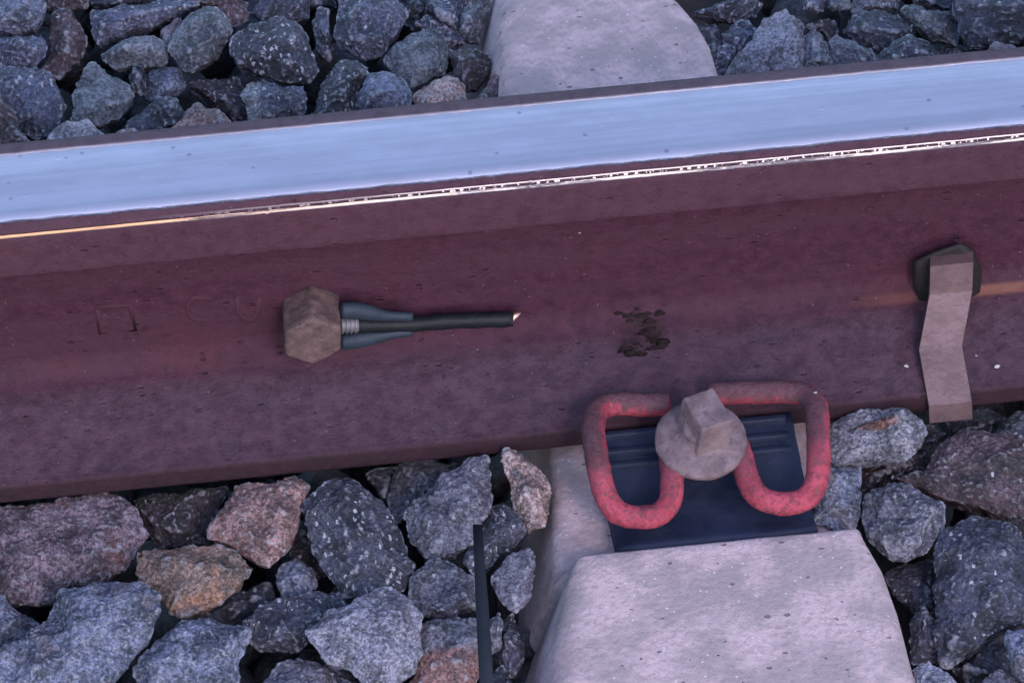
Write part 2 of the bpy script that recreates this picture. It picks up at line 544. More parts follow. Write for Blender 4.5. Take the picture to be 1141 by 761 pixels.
def rail_mat():
    s = N('rusted_rail_steel')
    x, y, z = s.sep()
    xyz = s.sep()
    big = s.noise(16, 5, 0.6)
    med = s.noise(120, 6, 0.68)
    fine = s.noise(700, 4, 0.75)
    streak = s.noise(30, 5, 0.6, s.mapping((0.22, 2.2, 2.2)))
    rust = s.mix(s.ramp(med, 0.32, 0.70), (0.0310, 0.0072, 0.0185), (0.0570, 0.0160, 0.0345))
    rust = s.mix(s.ramp(streak, 0.42, 0.66, 0, 0.7), rust, (0.0493, 0.0181, 0.0319))
    rust = s.mix(s.ramp(big, 0.52, 0.70, 0, 0.5), rust, (0.0616, 0.0155, 0.0242))
    # brake dust lying on the foot
    dust = s.math('MULTIPLY', s.math('MULTIPLY', s.ramp(z, 0.0290, 0.0245), s.ramp(z, 0.0112, 0.0128)), s.ramp(s.noise(50, 5, 0.7), 0.25, 0.65, 0.55, 0.95))
    rust = s.mix(dust, rust, s.mix(s.ramp(med, 0.35, 0.65), (0.0490, 0.0255, 0.0400), (0.0800, 0.0430, 0.0640)))
    # dark pits and pale grit
    vo = s.voro(300, s.mapping((0.5, 1, 1)))
    ch = s.sep(vo.outputs['Color'])
    pit = s.math('MULTIPLY', s.ramp(vo.outputs['Distance'], 0.12, 0.34, 1, 0), s.math('MULTIPLY', s.math('GREATER_THAN', ch[0], 0.86), s.ramp(s.noise(45, 3), 0.48, 0.6)))
    rust = s.mix(s.math('MULTIPLY', pit, 0.25), rust, (0.0168, 0.0069, 0.0110))
    v2 = s.voro(420)
    c2 = s.sep(v2.outputs['Color'])
    grit = s.math('MULTIPLY', s.ramp(v2.outputs['Distance'], 0.10, 0.24, 1, 0), s.math('GREATER_THAN', c2[0], 0.965))
    rust = s.mix(s.math('MULTIPLY', grit, 0.4), rust, (0.26, 0.22, 0.24))
    rust = s.mix(s.ramp(fine, 0.56, 0.70, 0, 0.5), rust, (0.0950, 0.0470, 0.0620))
    flake = s.noise(260, 6, 0.75, s.mapping((0.7, 1, 1)), 0.5)
    rust = s.mix(s.ramp(flake, 0.44, 0.34, 0, 0.65), rust, (0.0180, 0.0070, 0.0110))
    # warm glint painted into the colour of the lower right web fillet
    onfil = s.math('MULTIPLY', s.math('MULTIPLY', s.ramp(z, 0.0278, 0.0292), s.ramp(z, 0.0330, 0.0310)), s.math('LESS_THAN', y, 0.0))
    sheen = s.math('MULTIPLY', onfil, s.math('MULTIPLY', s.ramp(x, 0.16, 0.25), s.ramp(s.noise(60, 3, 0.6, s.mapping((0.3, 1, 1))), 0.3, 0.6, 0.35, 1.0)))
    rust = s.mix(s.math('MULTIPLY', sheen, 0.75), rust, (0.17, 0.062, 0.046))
    # grey brake dust on the far shoulder of the head, shade painted along the foot edge
    sh = s.math('MULTIPLY', s.math('MULTIPLY', s.ramp(y, 0.0, 0.012), s.ramp(z, 0.130, 0.140)), s.ramp(med, 0.25, 0.6, 0.7, 1.0))
    rust = s.mix(sh, rust, s.mix(s.ramp(med, 0.35, 0.65), (0.050, 0.042, 0.060), (0.080, 0.066, 0.090)))
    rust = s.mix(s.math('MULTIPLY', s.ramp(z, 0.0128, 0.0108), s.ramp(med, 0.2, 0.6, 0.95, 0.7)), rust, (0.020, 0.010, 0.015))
    rust = s.mix(s.math('MULTIPLY', s.ramp(z, 0.1195, 0.1235), s.ramp(med, 0.3, 0.6, 0.25, 0.5)), rust, (0.0720, 0.0330, 0.0480))  # head side painted lighter so the web below reads as shaded
    # dark smear round the dirt clod
    pc = at_y(712, 372, -0.0095)
    dx_ = s.math('MULTIPLY', s.math('SUBTRACT', x, pc.x), 1.15)
    dz_ = s.math('SUBTRACT', z, pc.z)
    dy_ = s.math('SUBTRACT', y, pc.y)
    rr_ = s.math('SQRT', s.math('ADD', s.math('MULTIPLY', dx_, dx_), s.math('ADD', s.math('MULTIPLY', dz_, dz_), s.math('MULTIPLY', dy_, dy_))))
    rr_ = s.math('ADD', rr_, s.math('MULTIPLY', s.math('SUBTRACT', s.noise(95, 5, 0.7), 0.5), 0.034))
    smear = s.math('MULTIPLY', s.ramp(rr_, 0.0205, 0.0110), s.math('LESS_THAN', y, 0.0))
    rust = s.mix(s.math('MULTIPLY', smear, 0.85), rust, (0.018, 0.006, 0.009))
    # wheel-polished band on top
    edge = s.math('MULTIPLY', s.math('SUBTRACT', s.noise(180, 5, 0.75, s.mapping((0.3, 1, 1))), 0.5), 0.0020)
    ye = s.math('ADD', y, edge)
    top = s.math('MULTIPLY', s.math('MULTIPLY', s.ramp(ye, -0.0302, -0.0290), s.ramp(ye, 0.0202, 0.0166)), s.math('GREATER_THAN', z, 0.15))
    # flange contact strip low on the gauge corner: two bright lines with rust dashes between
    zz = s.math('ADD', z, s.math('MULTIPLY', s.math('SUBTRACT', s.noise(90, 5, 0.75, s.mapping((0.25, 1, 1))), 0.5), 0.0009))
    main = s.math('MULTIPLY', s.ramp(zz, 0.1489, 0.1496), s.ramp(zz, 0.1513, 0.1508))
    fade = s.ramp(s.math('ADD', x, s.math('MULTIPLY', s.noise(14, 3), 0.1)), -0.16, 0.06, 0.0, 1.0)
    slant = s.mapping((330.0, 60.0, 240.0), None, (0, 0.6, 0))
    ticks = s.ramp(s.noise(1.0, 2, 0.6, slant), 0.50, 0.58)
    gap = s.math('MULTIPLY', s.math('MULTIPLY', s.ramp(zz, 0.1508, 0.1511), s.ramp(zz, 0.1522, 0.1519)), ticks)
    thin = s.math('MULTIPLY', s.ramp(zz, 0.1518, 0.1521), s.ramp(zz, 0.1529, 0.1526))
    thin = s.math('MULTIPLY', s.math('MAXIMUM', gap, s.math('MULTIPLY', thin, 0.8)), fade)
    main = s.math('MULTIPLY', main, s.ramp(s.noise(40, 5, 0.75, s.mapping((0.3, 6, 6))), 0.28, 0.5, 0.45, 1.0))
    gauge = s.math('MULTIPLY', s.math('MAXIMUM', main, thin), s.math('LESS_THAN', y, 0.0))
    worn = s.math('MAXIMUM', top, gauge)
    lines = s.math('ADD', s.math('MULTIPLY', s.noise(26, 6, 0.65, s.mapping((0.06, 6.0, 1.0))), 0.55), s.math('MULTIPLY', s.noise(40, 5, 0.7, s.mapping((0.5, 1.6, 1.0))), 0.45))
    steel = s.mix(s.ramp(lines, 0.35, 0.68), (0.50, 0.425, 0.480), (0.70, 0.585, 0.64))
    chip = s.voro(130)
    cc = s.sep(chip.outputs['Color'])
    nick = s.math('MULTIPLY', s.ramp(chip.outputs['Distance'], 0.08, 0.22, 1, 0), s.math('GREATER_THAN', cc[0], 0.90))
    steel = s.mix(s.math('MULTIPLY', nick, 0.6), steel, (0.20, 0.18, 0.24))
    steel = s.mix(s.math('MULTIPLY', gauge, s.math('SUBTRACT', 1.0, fade)), steel, (0.55, 0.30, 0.20))  # warm horizon reflection tinted into the left part of the strip
    steel = s.mix(s.math('MULTIPLY', s.math('MULTIPLY', gauge, fade), s.ramp(s.noise(300, 4, 0.7), 0.35, 0.65, 0.4, 0.9)), steel, (0.52, 0.40, 0.38))
    col = s.mix(worn, rust, steel)
    rough_r = s.ramp(fine, 0.3, 0.7, 0.55, 0.8)
    rough_r = s.math('SUBTRACT', rough_r, s.math('MULTIPLY', sheen, 0.22))
    rough_s = s.math('ADD', s.ramp(lines, 0.3, 0.7, 0.40, 0.30), s.math('MULTIPLY', gauge, 0.12))
    mixr = s.node('ShaderNodeMix', data_type='FLOAT')
    s.setin(mixr.inputs[0], worn)
    s.setin(mixr.inputs[2], rough_r)
    s.setin(mixr.inputs[3], rough_s)
    s.out(col, mixr.outputs[0], s.math('MULTIPLY', worn, 0.95), 0.22)
    inv = s.math('SUBTRACT', 1.0, s.math('MULTIPLY', worn, 0.93))
    n1 = s.bump(s.math('MULTIPLY', s.math('SUBTRACT', s.math('ADD', med, s.math('MULTIPLY', fine, 0.5)), pit), inv), 0.0012, 0.9)
    s.bump(s.math('MULTIPLY', big, inv), 0.003, 0.5, n1)
    return s.m

def build_rail():
    half = rail_profile()
    prof = [(-y, z) for y, z in half] + [(y, z) for y, z in half[::-1]]
    clean = []
    for q in prof:
        if not clean or (abs(q[0] - clean[-1][0]) + abs(q[1] - clean[-1][1])) > 1e-6:
            clean.append(q)
    if abs(clean[0][0] - clean[-1][0]) + abs(clean[0][1] - clean[-1][1]) < 1e-6:
        clean.pop()
    bm = bmesh.new()
    xs = [-1.6, -0.8] + list(np.linspace(-0.45, 0.45, 120)) + [0.8, 1.6]
    loft(bm, [[Vector((x, y, z)) for y, z in clean] for x in xs])
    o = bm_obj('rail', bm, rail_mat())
    tag(o, 'rusty steel rail with polished blue running surface crossing the whole picture', 'rail')
    return o
rail = build_rail()

def web_half(z):
    if z > 0.052:
        return 0.0082
    dz = 0.044 - z
    return 0.0270 - math.sqrt(max(0.0, 0.0185 ** 2 - dz * dz)) if z < 0.046 else 0.0084

# raised rolling marks on the web
def rolled_marks():
    s = N('rolled_mark_rust')
    s.out(s.mix(s.noise(150, 5, 0.7), (0.034, 0.011, 0.020), (0.062, 0.022, 0.036)), 0.7, 0, 0.2)
    s.bump(s.noise(400, 5, 0.7), 0.0006)
    marks = [
        [(108, 343), (145, 340), (151, 368), (112, 371), (108, 343)],
        [(236, 333), (216, 332), (209, 340), (210, 350), (217, 357), (234, 357)],
        [(264, 331), (265, 346), (271, 356), (281, 357), (288, 350), (289, 331)],
    ]
    for m in marks:
        pts = [at_y(px, py, -0.0080) for px, py in m]
        bm = bmesh.new()
        tube(bm, pts, 0.0015, 10, 0.45, Vector((0, 1, 0)))
        bm_obj('rolled_mark', bm, s.m, rail)
rolled_marks()

# ------------------------------------------------------------------ bond stub: hex nut, split lug, cut cable
def bond_stub():
    rust = N('nut_rust')
    a = rust.noise(130, 6, 0.7)
    c = rust.mix(rust.ramp(a, 0.3, 0.7), (0.0581, 0.0337, 0.0363), (0.1341, 0.0795, 0.0803))
    rust.out(c, 0.75, 0.0, 0.35)
    rust.bump(rust.noise(350, 6, 0.72), 0.0008)
    grey = N('lug_rubber')
    grey.out(grey.mix(grey.noise(120, 4), (0.011, 0.017, 0.029), (0.026, 0.035, 0.054)), 0.6, 0, 0.25)
    grey.bump(grey.noise(500, 4), 0.0003)
    blk = N('cable_sheath')
    blk.out(blk.mix(blk.noise(90, 5), (0.0029, 0.0034, 0.0059), (0.0118, 0.0130, 0.0181)), 0.55, 0, 0.2)
    blk.bump(blk.noise(300, 5), 0.0005)
    zn = N('lug_thread_metal')
    zn.out(zn.mix(zn.noise(200, 4), (0.099, 0.090, 0.114), (0.198, 0.174, 0.204)), 0.55, 0.5)
    cu = N('cut_copper')
    cu.out(cu.mix(cu.noise(500, 3), (0.446, 0.202, 0.144), (0.589, 0.370, 0.324)), 0.35, 1.0)
    base = at_y(348.5, 344, -0.0082)
    root = empty('cable_bond', base)
    tag(root, 'rusty hex nut with a cut black cable stub on the rail web', 'cable stub')
    def put(name, bm, m, par=root, smooth=True):
        o = bm_obj(name, bm, m, par, smooth)
        if par is root:
            o.matrix_parent_inverse = Matrix.Translation(-base)
        else:
            o.matrix_parent_inverse = Matrix.Identity(4)
        return o
    # nut: axis along -y, end face centred at px (348.5, 381)
    ce = at_y(348.5, 381, -0.0325)
    cz = ce.z
    af = 0.0290
    rc = af / math.sqrt(3)
    bm = bmesh.new()
    rings = []
    for yy, k in ((-0.0070, 1.0), (-0.0310, 1.0), (-0.0326, 0.93)):
        rings.append([Vector((ce.x + (yy + 0.0325) * 0.085 + rc * k * math.sin(R(60 * i)), yy, cz + rc * k * math.cos(R(60 * i)))) for i in range(6)])
    loft(bm, rings)
    refine(bm, 0.004)
    bevel(bm, 0.0010, 2, 0.5)
    refine(bm, 0.0016, 4)
    for _ in range(2):
        bmesh.ops.smooth_vert(bm, verts=bm.verts, factor=0.4, use_axis_x=True, use_axis_y=True, use_axis_z=True)
    o = put('hex_nut', bm, rust.m)
    displace(o.data, [(0.004, 0.0005, False), (0.0016, 0.0003, False)], 5)
    # threaded collar on the side
    bm = bmesh.new()
    Y = -0.0200
    a0, a1 = at_y(379, 362, Y), at_y(399, 361, Y)
    path, rad = [], []
    for k in range(17):
        path.append(a0.lerp(a1, k / 16))
        rad.append(0.0044 + (0.0005 if k % 4 in (1, 2) else -0.0003))
    tube(bm, path, rad, 16, 1.0, Vector((0, 0, 1)), False)
    put('threaded_collar', bm, zn.m)
    # two flared wings of the split lug
    for pts in ([(381, 346, 8.5), (396, 346, 9.0), (414, 349, 8), (432, 352, 5.5), (459, 353, 4.8)],
                [(381, 381, 8.5), (397, 379, 9.0), (416, 376, 7.5), (436, 372.5, 5.2), (459, 370, 4.4)]):
        path = catmull([at_y(px, py, Y) for px, py, r in pts], 5)
        rr = catmull([(r,) for px, py, r in pts], 5)
        bm = bmesh.new()
        tube(bm, path, [float(r[0]) * 0.00054 for r in rr], 14, 0.85, Vector((0, 1, 0)))
        put('lug_wing', bm, grey.m)
    # cable, slightly sagging, with a slanted cut end
    pts = [(396, 362), (425, 362), (460, 361), (500, 358), (540, 356.5), (571, 355.5)]
    path = catmull([at_y(px, py, Y + 0.002) for px, py in pts], 8)
    bm = bmesh.new()
    tube(bm, path, [0.0042 + 0.0002 * math.sin(i * 0.9) for i in range(len(path))], 16, 0.95, Vector((0, 1, 0)), False)
    cab = put('cable', bm, blk.m)
    e = Vector(path[-1])
    t = (Vector(path[-1]) - Vector(path[-2])).normalized()
    bm = bmesh.new()
    rings = []
    for d, r in ((-0.0015, 0.0038), (0.0016, 0.0039), (0.0020, 0.0028)):
        rg = []
        for k in range(18):
            a = 2 * math.pi * k / 18
            q = Vector((0, math.cos(a), math.sin(a))) * r
            sl_ = (0.75 * q.z + 0.75 * q.y) if d > 0 else 0
            rg.append(e + Vector((d + sl_, 0, 0)) + q)
        rings.append(rg)
    loft(bm, rings)
    put('copper_core', bm, cu.m)
bond_stub()

# ------------------------------------------------------------------ guide plate, tension clamp, screw
def guide_plate():
    s = N('guide_plate_plastic')
    a = s.noise(40, 5, 0.6)
    c = s.mix(s.ramp(a, 0.3, 0.7), (0.0083, 0.0124, 0.0306), (0.0188, 0.0236, 0.0527))
    c = s.mix(s.ramp(s.noise(260, 5, 0.7), 0.52, 0.7, 0, 0.4), c, (0.0375, 0.0298, 0.0553))
    s.out(c, s.ramp(a, 0.3, 0.7, 0.5, 0.7), 0, 0.25)
    s.bump(s.noise(260, 4, 0.7), 0.0004)
    xl, xr = at_z(678, 560, 0.006).x, at_z(904, 560, 0.006).x
    base = Vector(((xl + xr) / 2, -0.1, -0.0085))
    root = empty('guide_plate', base)
    tag(root, 'dark blue ribbed plastic guide plate under the red tension clamp', 'guide plate')
    def put(name, bm):
        o = bm_obj(name, bm, s.m, root, True)
        o.matrix_parent_inverse = Matrix.Translation(-base)
        return o
    yf = at_z(800, 604, 0.0105).y + 0.005
    prof = [(-0.0712, -0.008), (-0.0712, 0.0105), (-0.0800, 0.0112), (-0.0850, 0.0080), (-0.1010, 0.0064), (-0.1040, 0.0040),
            (yf + 0.010, 0.0034), (yf + 0.005, 0.0058), (yf + 0.001, 0.0058), (yf, -0.008)]
    bm = bmesh.new()
    loft(bm, [[Vector((x, y, z)) for y, z in prof] for x in np.linspace(xl, xr, 9)])
    bevel(bm, 0.0008, 2, 0.35)
    put('plate_body', bm)
    # raised ribs along the plate either side of the screw
    cx = at_z(781, 500, 0.012).x
    for y, h in ((-0.0775, 0.0150), (-0.0865, 0.0115), (-0.0945, 0.0095)):
        for x0, x1 in ((xl + 0.001, cx - 0.017), (cx + 0.017, xr - 0.004)):
            bm = bmesh.new()
            bmesh.ops.create_cube(bm, size=1.0)
            for v in bm.verts:
                v.co = Vector(((x0 + x1) / 2 + v.co.x * (x1 - x0), y + v.co.y * (0.0038 if v.co.z > 0 else 0.0052), h - 0.005 + (v.co.z) * 0.010))
            bevel(bm, 0.0008, 2)
            put('rib', bm)
guide_plate()

def clamp():
    s = N('clamp_red_paint')
    a = s.noise(60, 6, 0.66)
    b = s.noise(380, 5, 0.75)
    x, y, z = s.sep()
    red = s.mix(s.ramp(a, 0.35, 0.65), (0.2720, 0.0318, 0.0560), (0.4085, 0.0611, 0.0974))
    red = s.mix(s.ramp(b, 0.46, 0.62, 0, 0.85), red, (0.1512, 0.0318, 0.0482))
    vo = s.voro(260)
    ch = s.sep(vo.outputs['Color'])
    chip = s.math('MULTIPLY', s.ramp(s.math('ADD', vo.outputs['Distance'], s.math('MULTIPLY', b, 0.3)), 0.32, 0.5, 1, 0), s.math('GREATER_THAN', ch[0], 0.55))
    red = s.mix(s.math('MULTIPLY', chip, 0.8), red, (0.10, 0.055, 0.060))
    # brake dust caked on the tops of the arms nearest the rail
    geo = s.node('ShaderNodeNewGeometry')
    nz = s.sep(geo.outputs['Normal'])
    side = s.math('ADD', s.math('MULTIPLY', nz[2], 0.75), s.math('MULTIPLY', nz[0], -0.65))
    wob = s.math('MULTIPLY', s.math('SUBTRACT', s.noise(110, 5, 0.7), 0.5), 2.2)
    dust = s.math('MULTIPLY', s.ramp(y, -0.140, -0.105), s.ramp(s.math('ADD', side, wob), -0.05, 0.5))
    right = s.math('MULTIPLY', s.ramp(y, -0.082, -0.066), s.math('MULTIPLY', s.ramp(x, 0.095, 0.105), s.ramp(s.math('ADD', side, wob), -1.6, -1.0)))
    cake = s.math('MAXIMUM', s.math('MULTIPLY', dust, 0.88), s.math('MULTIPLY', right, 0.95))
    col = s.mix(cake, red, s.mix(s.ramp(b, 0.4, 0.6), (0.063, 0.031, 0.042), (0.099, 0.058, 0.072)))
    col = s.mix(s.ramp(s.noise(48, 5, 0.7, None, 0.4), 0.54, 0.66, 0, 0.6), col, (0.075, 0.030, 0.036))
    s.out(col, 0.62, 0, 0.3)
    s.bump(s.math('ADD', b, s.math('MULTIPLY', s.noise(900, 3, 0.7), 0.5)), 0.0011)
    P = [(744, 451, .0262), (715, 451, .0262), (690, 450, .0266), (674, 452, .0275), (664, 460, .0295), (661, 480, .0315), (664, 505, .0315), (669, 530, .0285),
         (675, 552, .0228), (685, 568, .0188), (700, 575, .0166), (719, 576, .0163), (735, 572, .0172), (746, 559, .0195), (749, 538, .0222), (747, 510, .0245),
         (751, 484, .0255), (766, 472, .0258), (790, 469, .0258), (810, 475, .0256), (820, 492, .0252), (826, 510, .0235), (832, 531, .0208),
         (841, 548, .0185), (855, 558, .0168), (873, 561, .0165), (891, 559, .0174), (904, 549, .0200), (911, 529, .0250), (912, 500, .0310), (911, 470, .0325), (908, 451, .0315),
         (898, 440, .0300), (878, 437, .0285), (848, 437, .0275), (790, 439, .0265)]
    path = catmull([at_z(px, py, z) for px, py, z in P], 6)
    bm = bmesh.new()
    tube(bm, path, 0.0061, 20)
    o = bm_obj('tension_clamp', bm, s.m)
    displace(o.data, [(0.007, 0.0007, False), (0.0025, 0.0004, False)], 9)
    tag(o, 'red painted W shaped spring clamp pressing on the rail foot', 'rail clamp')
clamp()

def screw():
    s = N('screw_weathered_steel')
    a = s.noise(90, 6, 0.68)
    c = s.mix(s.ramp(a, 0.3, 0.7), (0.1011, 0.0638, 0.0756), (0.1963, 0.1351, 0.1547))
    c = s.mix(s.ramp(s.noise(300, 5, 0.72), 0.52, 0.68, 0, 0.6), c, (0.0688, 0.0408, 0.0501))
    s.out(c, 0.7, 0.1, 0.4)
    s.bump(s.noise(420, 6, 0.72), 0.0007)
    # axis leans a little towards the viewer
    n = (Vector((0, 0, 1)) * 1.0 - FWD * 0.42 + Vector((0.03, 0, 0))).normalized()
    c0 = at_z(781, 489, 0.0335)
    base = c0.copy()
    root = empty('rail_screw', base)
    tag(root, 'square headed screw with a round flange in the middle of the clamp', 'screw')
    ax = n.cross(Vector((0, 1, 0))).normalized()
    ay = ax.cross(n)
    def put(name, bm, smooth=True):
        o = bm_obj(name, bm, s.m, root, smooth)
        o.matrix_parent_inverse = Matrix.Translation(-base)
        return o
    # flange, dished, with the neck
    prof = [(0.0, -0.004), (0.0225, -0.004), (0.0234, -0.0028), (0.0236, -0.0005), (0.0228, 0.0008), (0.0190, 0.0022), (0.0135, 0.0032), (0.0105, 0.0050), (0.0095, 0.009), (0.0090, 0.012), (0.0, 0.012)]
    bm = bmesh.new()
    seg = 48
    rings = []
    for r, h in prof:
        rings.append([c0 + ax * (max(r, 1e-4) * math.cos(2 * math.pi * k / seg)) + ay * (max(r, 1e-4) * math.sin(2 * math.pi * k / seg)) + n * h for k in range(seg)])
    loft(bm, rings)
    o = put('flange', bm)
    displace(o.data, [(0.006, 0.0006, False)], 3)
    # shank going down through the plate
    bm = bmesh.new()
    tube(bm, [c0 - n * 0.003, c0 - n * 0.012, c0 - n * 0.024 + Vector((0, 0.006, 0))], 0.0065, 16)
    put('shank', bm)
    # square head: top face seen at these pixels
    tp = c0 + n * 0.0225
    top = [on_plane(px, py, tp, n) for px, py in ((761, 443), (794, 431), (818, 468), (783, 479))]
    ctr = sum(top, Vector()) / 4
    bm = bmesh.new()
    rings = []
    for k, h in ((1.06, -0.0205), (1.03, -0.012), (1.01, -0.0012), (0.97, 0.0)):
        cc = ctr + (c0 + n * 0.0225 - ctr) * (-h / 0.0225)
        rings.append([cc + (p - ctr) * k + n * h for p in top])
    loft(bm, rings)
    refine(bm, 0.006)
    bevel(bm, 0.0005, 2, 0.5)
    refine(bm, 0.002, 4)
    o = put('square_head', bm)
    displace(o.data, [(0.006, 0.0003, False), (0.002, 0.0002, False)], 4)
screw()

# ------------------------------------------------------------------ bent steel clip on the right
def steel_clip():
    s = N('clip_steel')
    a = s.noise(60, 5, 0.65)
    c = s.mix(s.ramp(a, 0.3, 0.7), (0.0955, 0.0562, 0.0642), (0.1520, 0.0936, 0.1036))
    c = s.mix(s.ramp(s.noise(300, 5, 0.72), 0.52, 0.7, 0, 0.5), c, (0.0672, 0.0374, 0.0443))
    s.out(c, 0.5, 0.35, 0.35)
    s.bump(s.noise(400, 5, 0.7), 0.0004)
    d = N('clip_pad_rubber')
    d.out(d.mix(d.noise(80, 5), (0.0070, 0.0052, 0.0070), (0.0175, 0.0119, 0.0140)), 0.7, 0, 0.3)
    d.bump(d.noise(300, 5), 0.0006)
    base = at_y(1058, 460, -0.072)
    root = empty('rail_clip', base)
    tag(root, 'bent flat steel clip hooked over the rail foot at right', 'clip')
    def put(name, bm, m):
        o = bm_obj(name, bm, m, root)
        o.matrix_parent_inverse = Matrix.Translation(-base)
        return o
    # centre line: px, py, depth y
    L = [(1058.5, 466, -0.0752), (1058, 452, -0.0745), (1053.5, 425, -0.0660), (1047.5, 392, -0.0520), (1047.5, 386, -0.0495), (1053, 350, -0.0375),
         (1058.5, 330, -0.0300), (1060, 322, -0.0272), (1059.5, 300, -0.0255), (1060, 288, -0.0225), (1060, 284, -0.0180)]
    fold = [at_y(*q) for q in ((1059, 467, -0.0752), (1058.5, 450, -0.0742), (1047.5, 388, -0.0500), (1059, 326, -0.0285), (1060, 294, -0.0245), (1060, 285, -0.0180))]
    pts = [np.array(p) for p in fold]
    bm = bmesh.new()
    rings = []
    half = 0.0112
    th = 0.0017
    for i, p in enumerate(pts):
        p = Vector(p)
        t = (Vector(pts[min(i + 1, len(pts) - 1)]) - Vector(pts[max(i - 1, 0)])).normalized()
        nn = Vector((1, 0, 0)).cross(t).normalized()
        if nn.y > 0 and nn.z < 0:
            nn = -nn
        X = Vector((1, 0.0, 0.0))
        rings.append([p - X * half - nn * th, p + X * half - nn * th, p + X * half + nn * th, p - X * half + nn * th])
    loft(bm, rings)
    bevel(bm, 0.0006, 2, 0.15)
    o = put('strip', bm, s.m)
    o.data.polygons.foreach_set('use_smooth', [False] * len(o.data.polygons))
    # dark rubber pad against the web behind the strip
    outl = [(1017, 292), (1040, 281), (1073, 270), (1086, 281), (1094, 302), (1092, 324), (1078, 340), (1044, 344), (1024, 334), (1018, 315)]
    bm = bmesh.new()
    cx = sum(q[0] for q in outl) / len(outl)
    cy = sum(q[1] for q in outl) / len(outl)
    rings = []
    for y, k in ((-0.0065, 1.0), (-0.0165, 1.0), (-0.0185, 0.90), (-0.0192, 0.7)):
        rings.append([at_y(cx + (px - cx) * k, cy + (py - cy) * k + (0.0165 + y) * 1500, y) for px, py in outl])
    loft(bm, rings)
    put('rubber_pad', bm, d.m)
steel_clip()

# ------------------------------------------------------------------ dirt clod and grit on the rail
def lump(bm, c, r, n=14, seed=0, squash=(1, 1, 1)):
    rg = random.Random(seed)
    pts = []
    for _ in range(n):
        v = Vector((rg.gauss(0, 1), rg.gauss(0, 1), rg.gauss(0, 1))).normalized() * r * rg.uniform(0.75, 1.1)
        pts.append(bm.verts.new(c + Vector((v.x * squash[0], v.y * squash[1], v.z * squash[2]))))
    g = bmesh.ops.convex_hull(bm, input=pts)
    bmesh.ops.delete(bm, geom=[v for v in g['geom_interior'] if isinstance(v, bmesh.types.BMVert)], context='VERTS')

def rail_hit(px, py):
    # where the line of sight through this point meets the web, its fillet or the foot
    for k in range(400):
        y = -0.0700 + k * 0.000155
        a = -y
        if a > 0.0315:
            top = 0.0236 - (a - 0.0315) * 0.34
        elif a > 0.0086:
            top = 0.0440 - math.sqrt(max(0.0, 0.0185 ** 2 - (0.0270 - a) ** 2))
        else:
            top = 1.0
        p = at_y(px, py, y)
        if p.z <= top:
            return p
    return at_y(px, py, -0.0085)

def clod():
    s = N('clod_dirt')
    s.out(s.mix(s.noise(200, 6, 0.7), (0.0066, 0.0030, 0.0044), (0.0275, 0.0130, 0.0143)), 0.9, 0, 0.2)
    s.bump(s.noise(500, 5), 0.001)
    bm = bmesh.new()
    rg = random.Random(8)
    spine = [(688, 350), (697, 355), (712, 350), (724, 356), (722, 366), (716, 374), (726, 380), (734, 383), (722, 389), (710, 394), (699, 399), (713, 399)]
    for k in range(60):
        if k < 22:
            px, py = rg.gauss(712, 12), rg.gauss(353, 4)
        elif k < 34:
            px, py = rg.gauss(720, 5), rg.gauss(370, 6)
        else:
            t = rg.random()
            px, py = 736 - 40 * t + rg.gauss(0, 3.5), 383 + 14 * t + rg.gauss(0, 3.5)
        p = rail_hit(px, py)
        lump(bm, p, rg.choice((1.5, 2.5, 3.5, 5.0, 7.0)) * 0.00046, 12, k, (1.3, 0.32, 1.0))
    bmesh.ops.triangulate(bm, faces=bm.faces)
    o = bm_obj('dirt_clod', bm, s.m)
    displace(o.data, [(0.002, 0.0006, False)], 4)
    tag(o, 'dark crusty splat of dirt stuck on the rail web above the clamp', 'dirt')
    pale = N('grit_pale')
    pale.out((0.34, 0.31, 0.33), 0.8)
    for i, (px, py, z, r, lab) in enumerate((
            (1010, 408, 0.0185, 3.2, 'tiny white grit chip on the rail foot left of the steel clip'),
            (1088, 396, 0.0185, 2.0, 'pale grit speck on the rail foot close right of the steel clip'),
            (1111, 408, 0.0180, 3.8, 'pale three cornered grit flake on the rail foot right of the clip'),
            (908, 437, 0.0400, 3.0, 'white grit crumbs on top of the clamp right hand bend'),
            (646, 260, 0.1000, 2.6, 'white grit speck high on the rail web'),
            (753, 408, 0.0190, 2.0, 'tiny pale grit speck on the rail foot above the screw'))):
        bm = bmesh.new()
        p = at_z(px, py, z) if py > 300 else at_y(px, py, -0.0086)
        lump(bm, p, r * 0.00038, 10, 40 + i, (1.2, 0.9, 0.6))
        o = bm_obj('grit_chip', bm, pale.m, None, False)
        tag(o, lab, 'grit', 'pale grit chips on the rail')
clod()

# ------------------------------------------------------------------ ballast stones
UPZ = Vector((0, 0, 1))
PLN = (UPZ * 0.62 - FWD * 0.38).normalized()
MM = 0.001

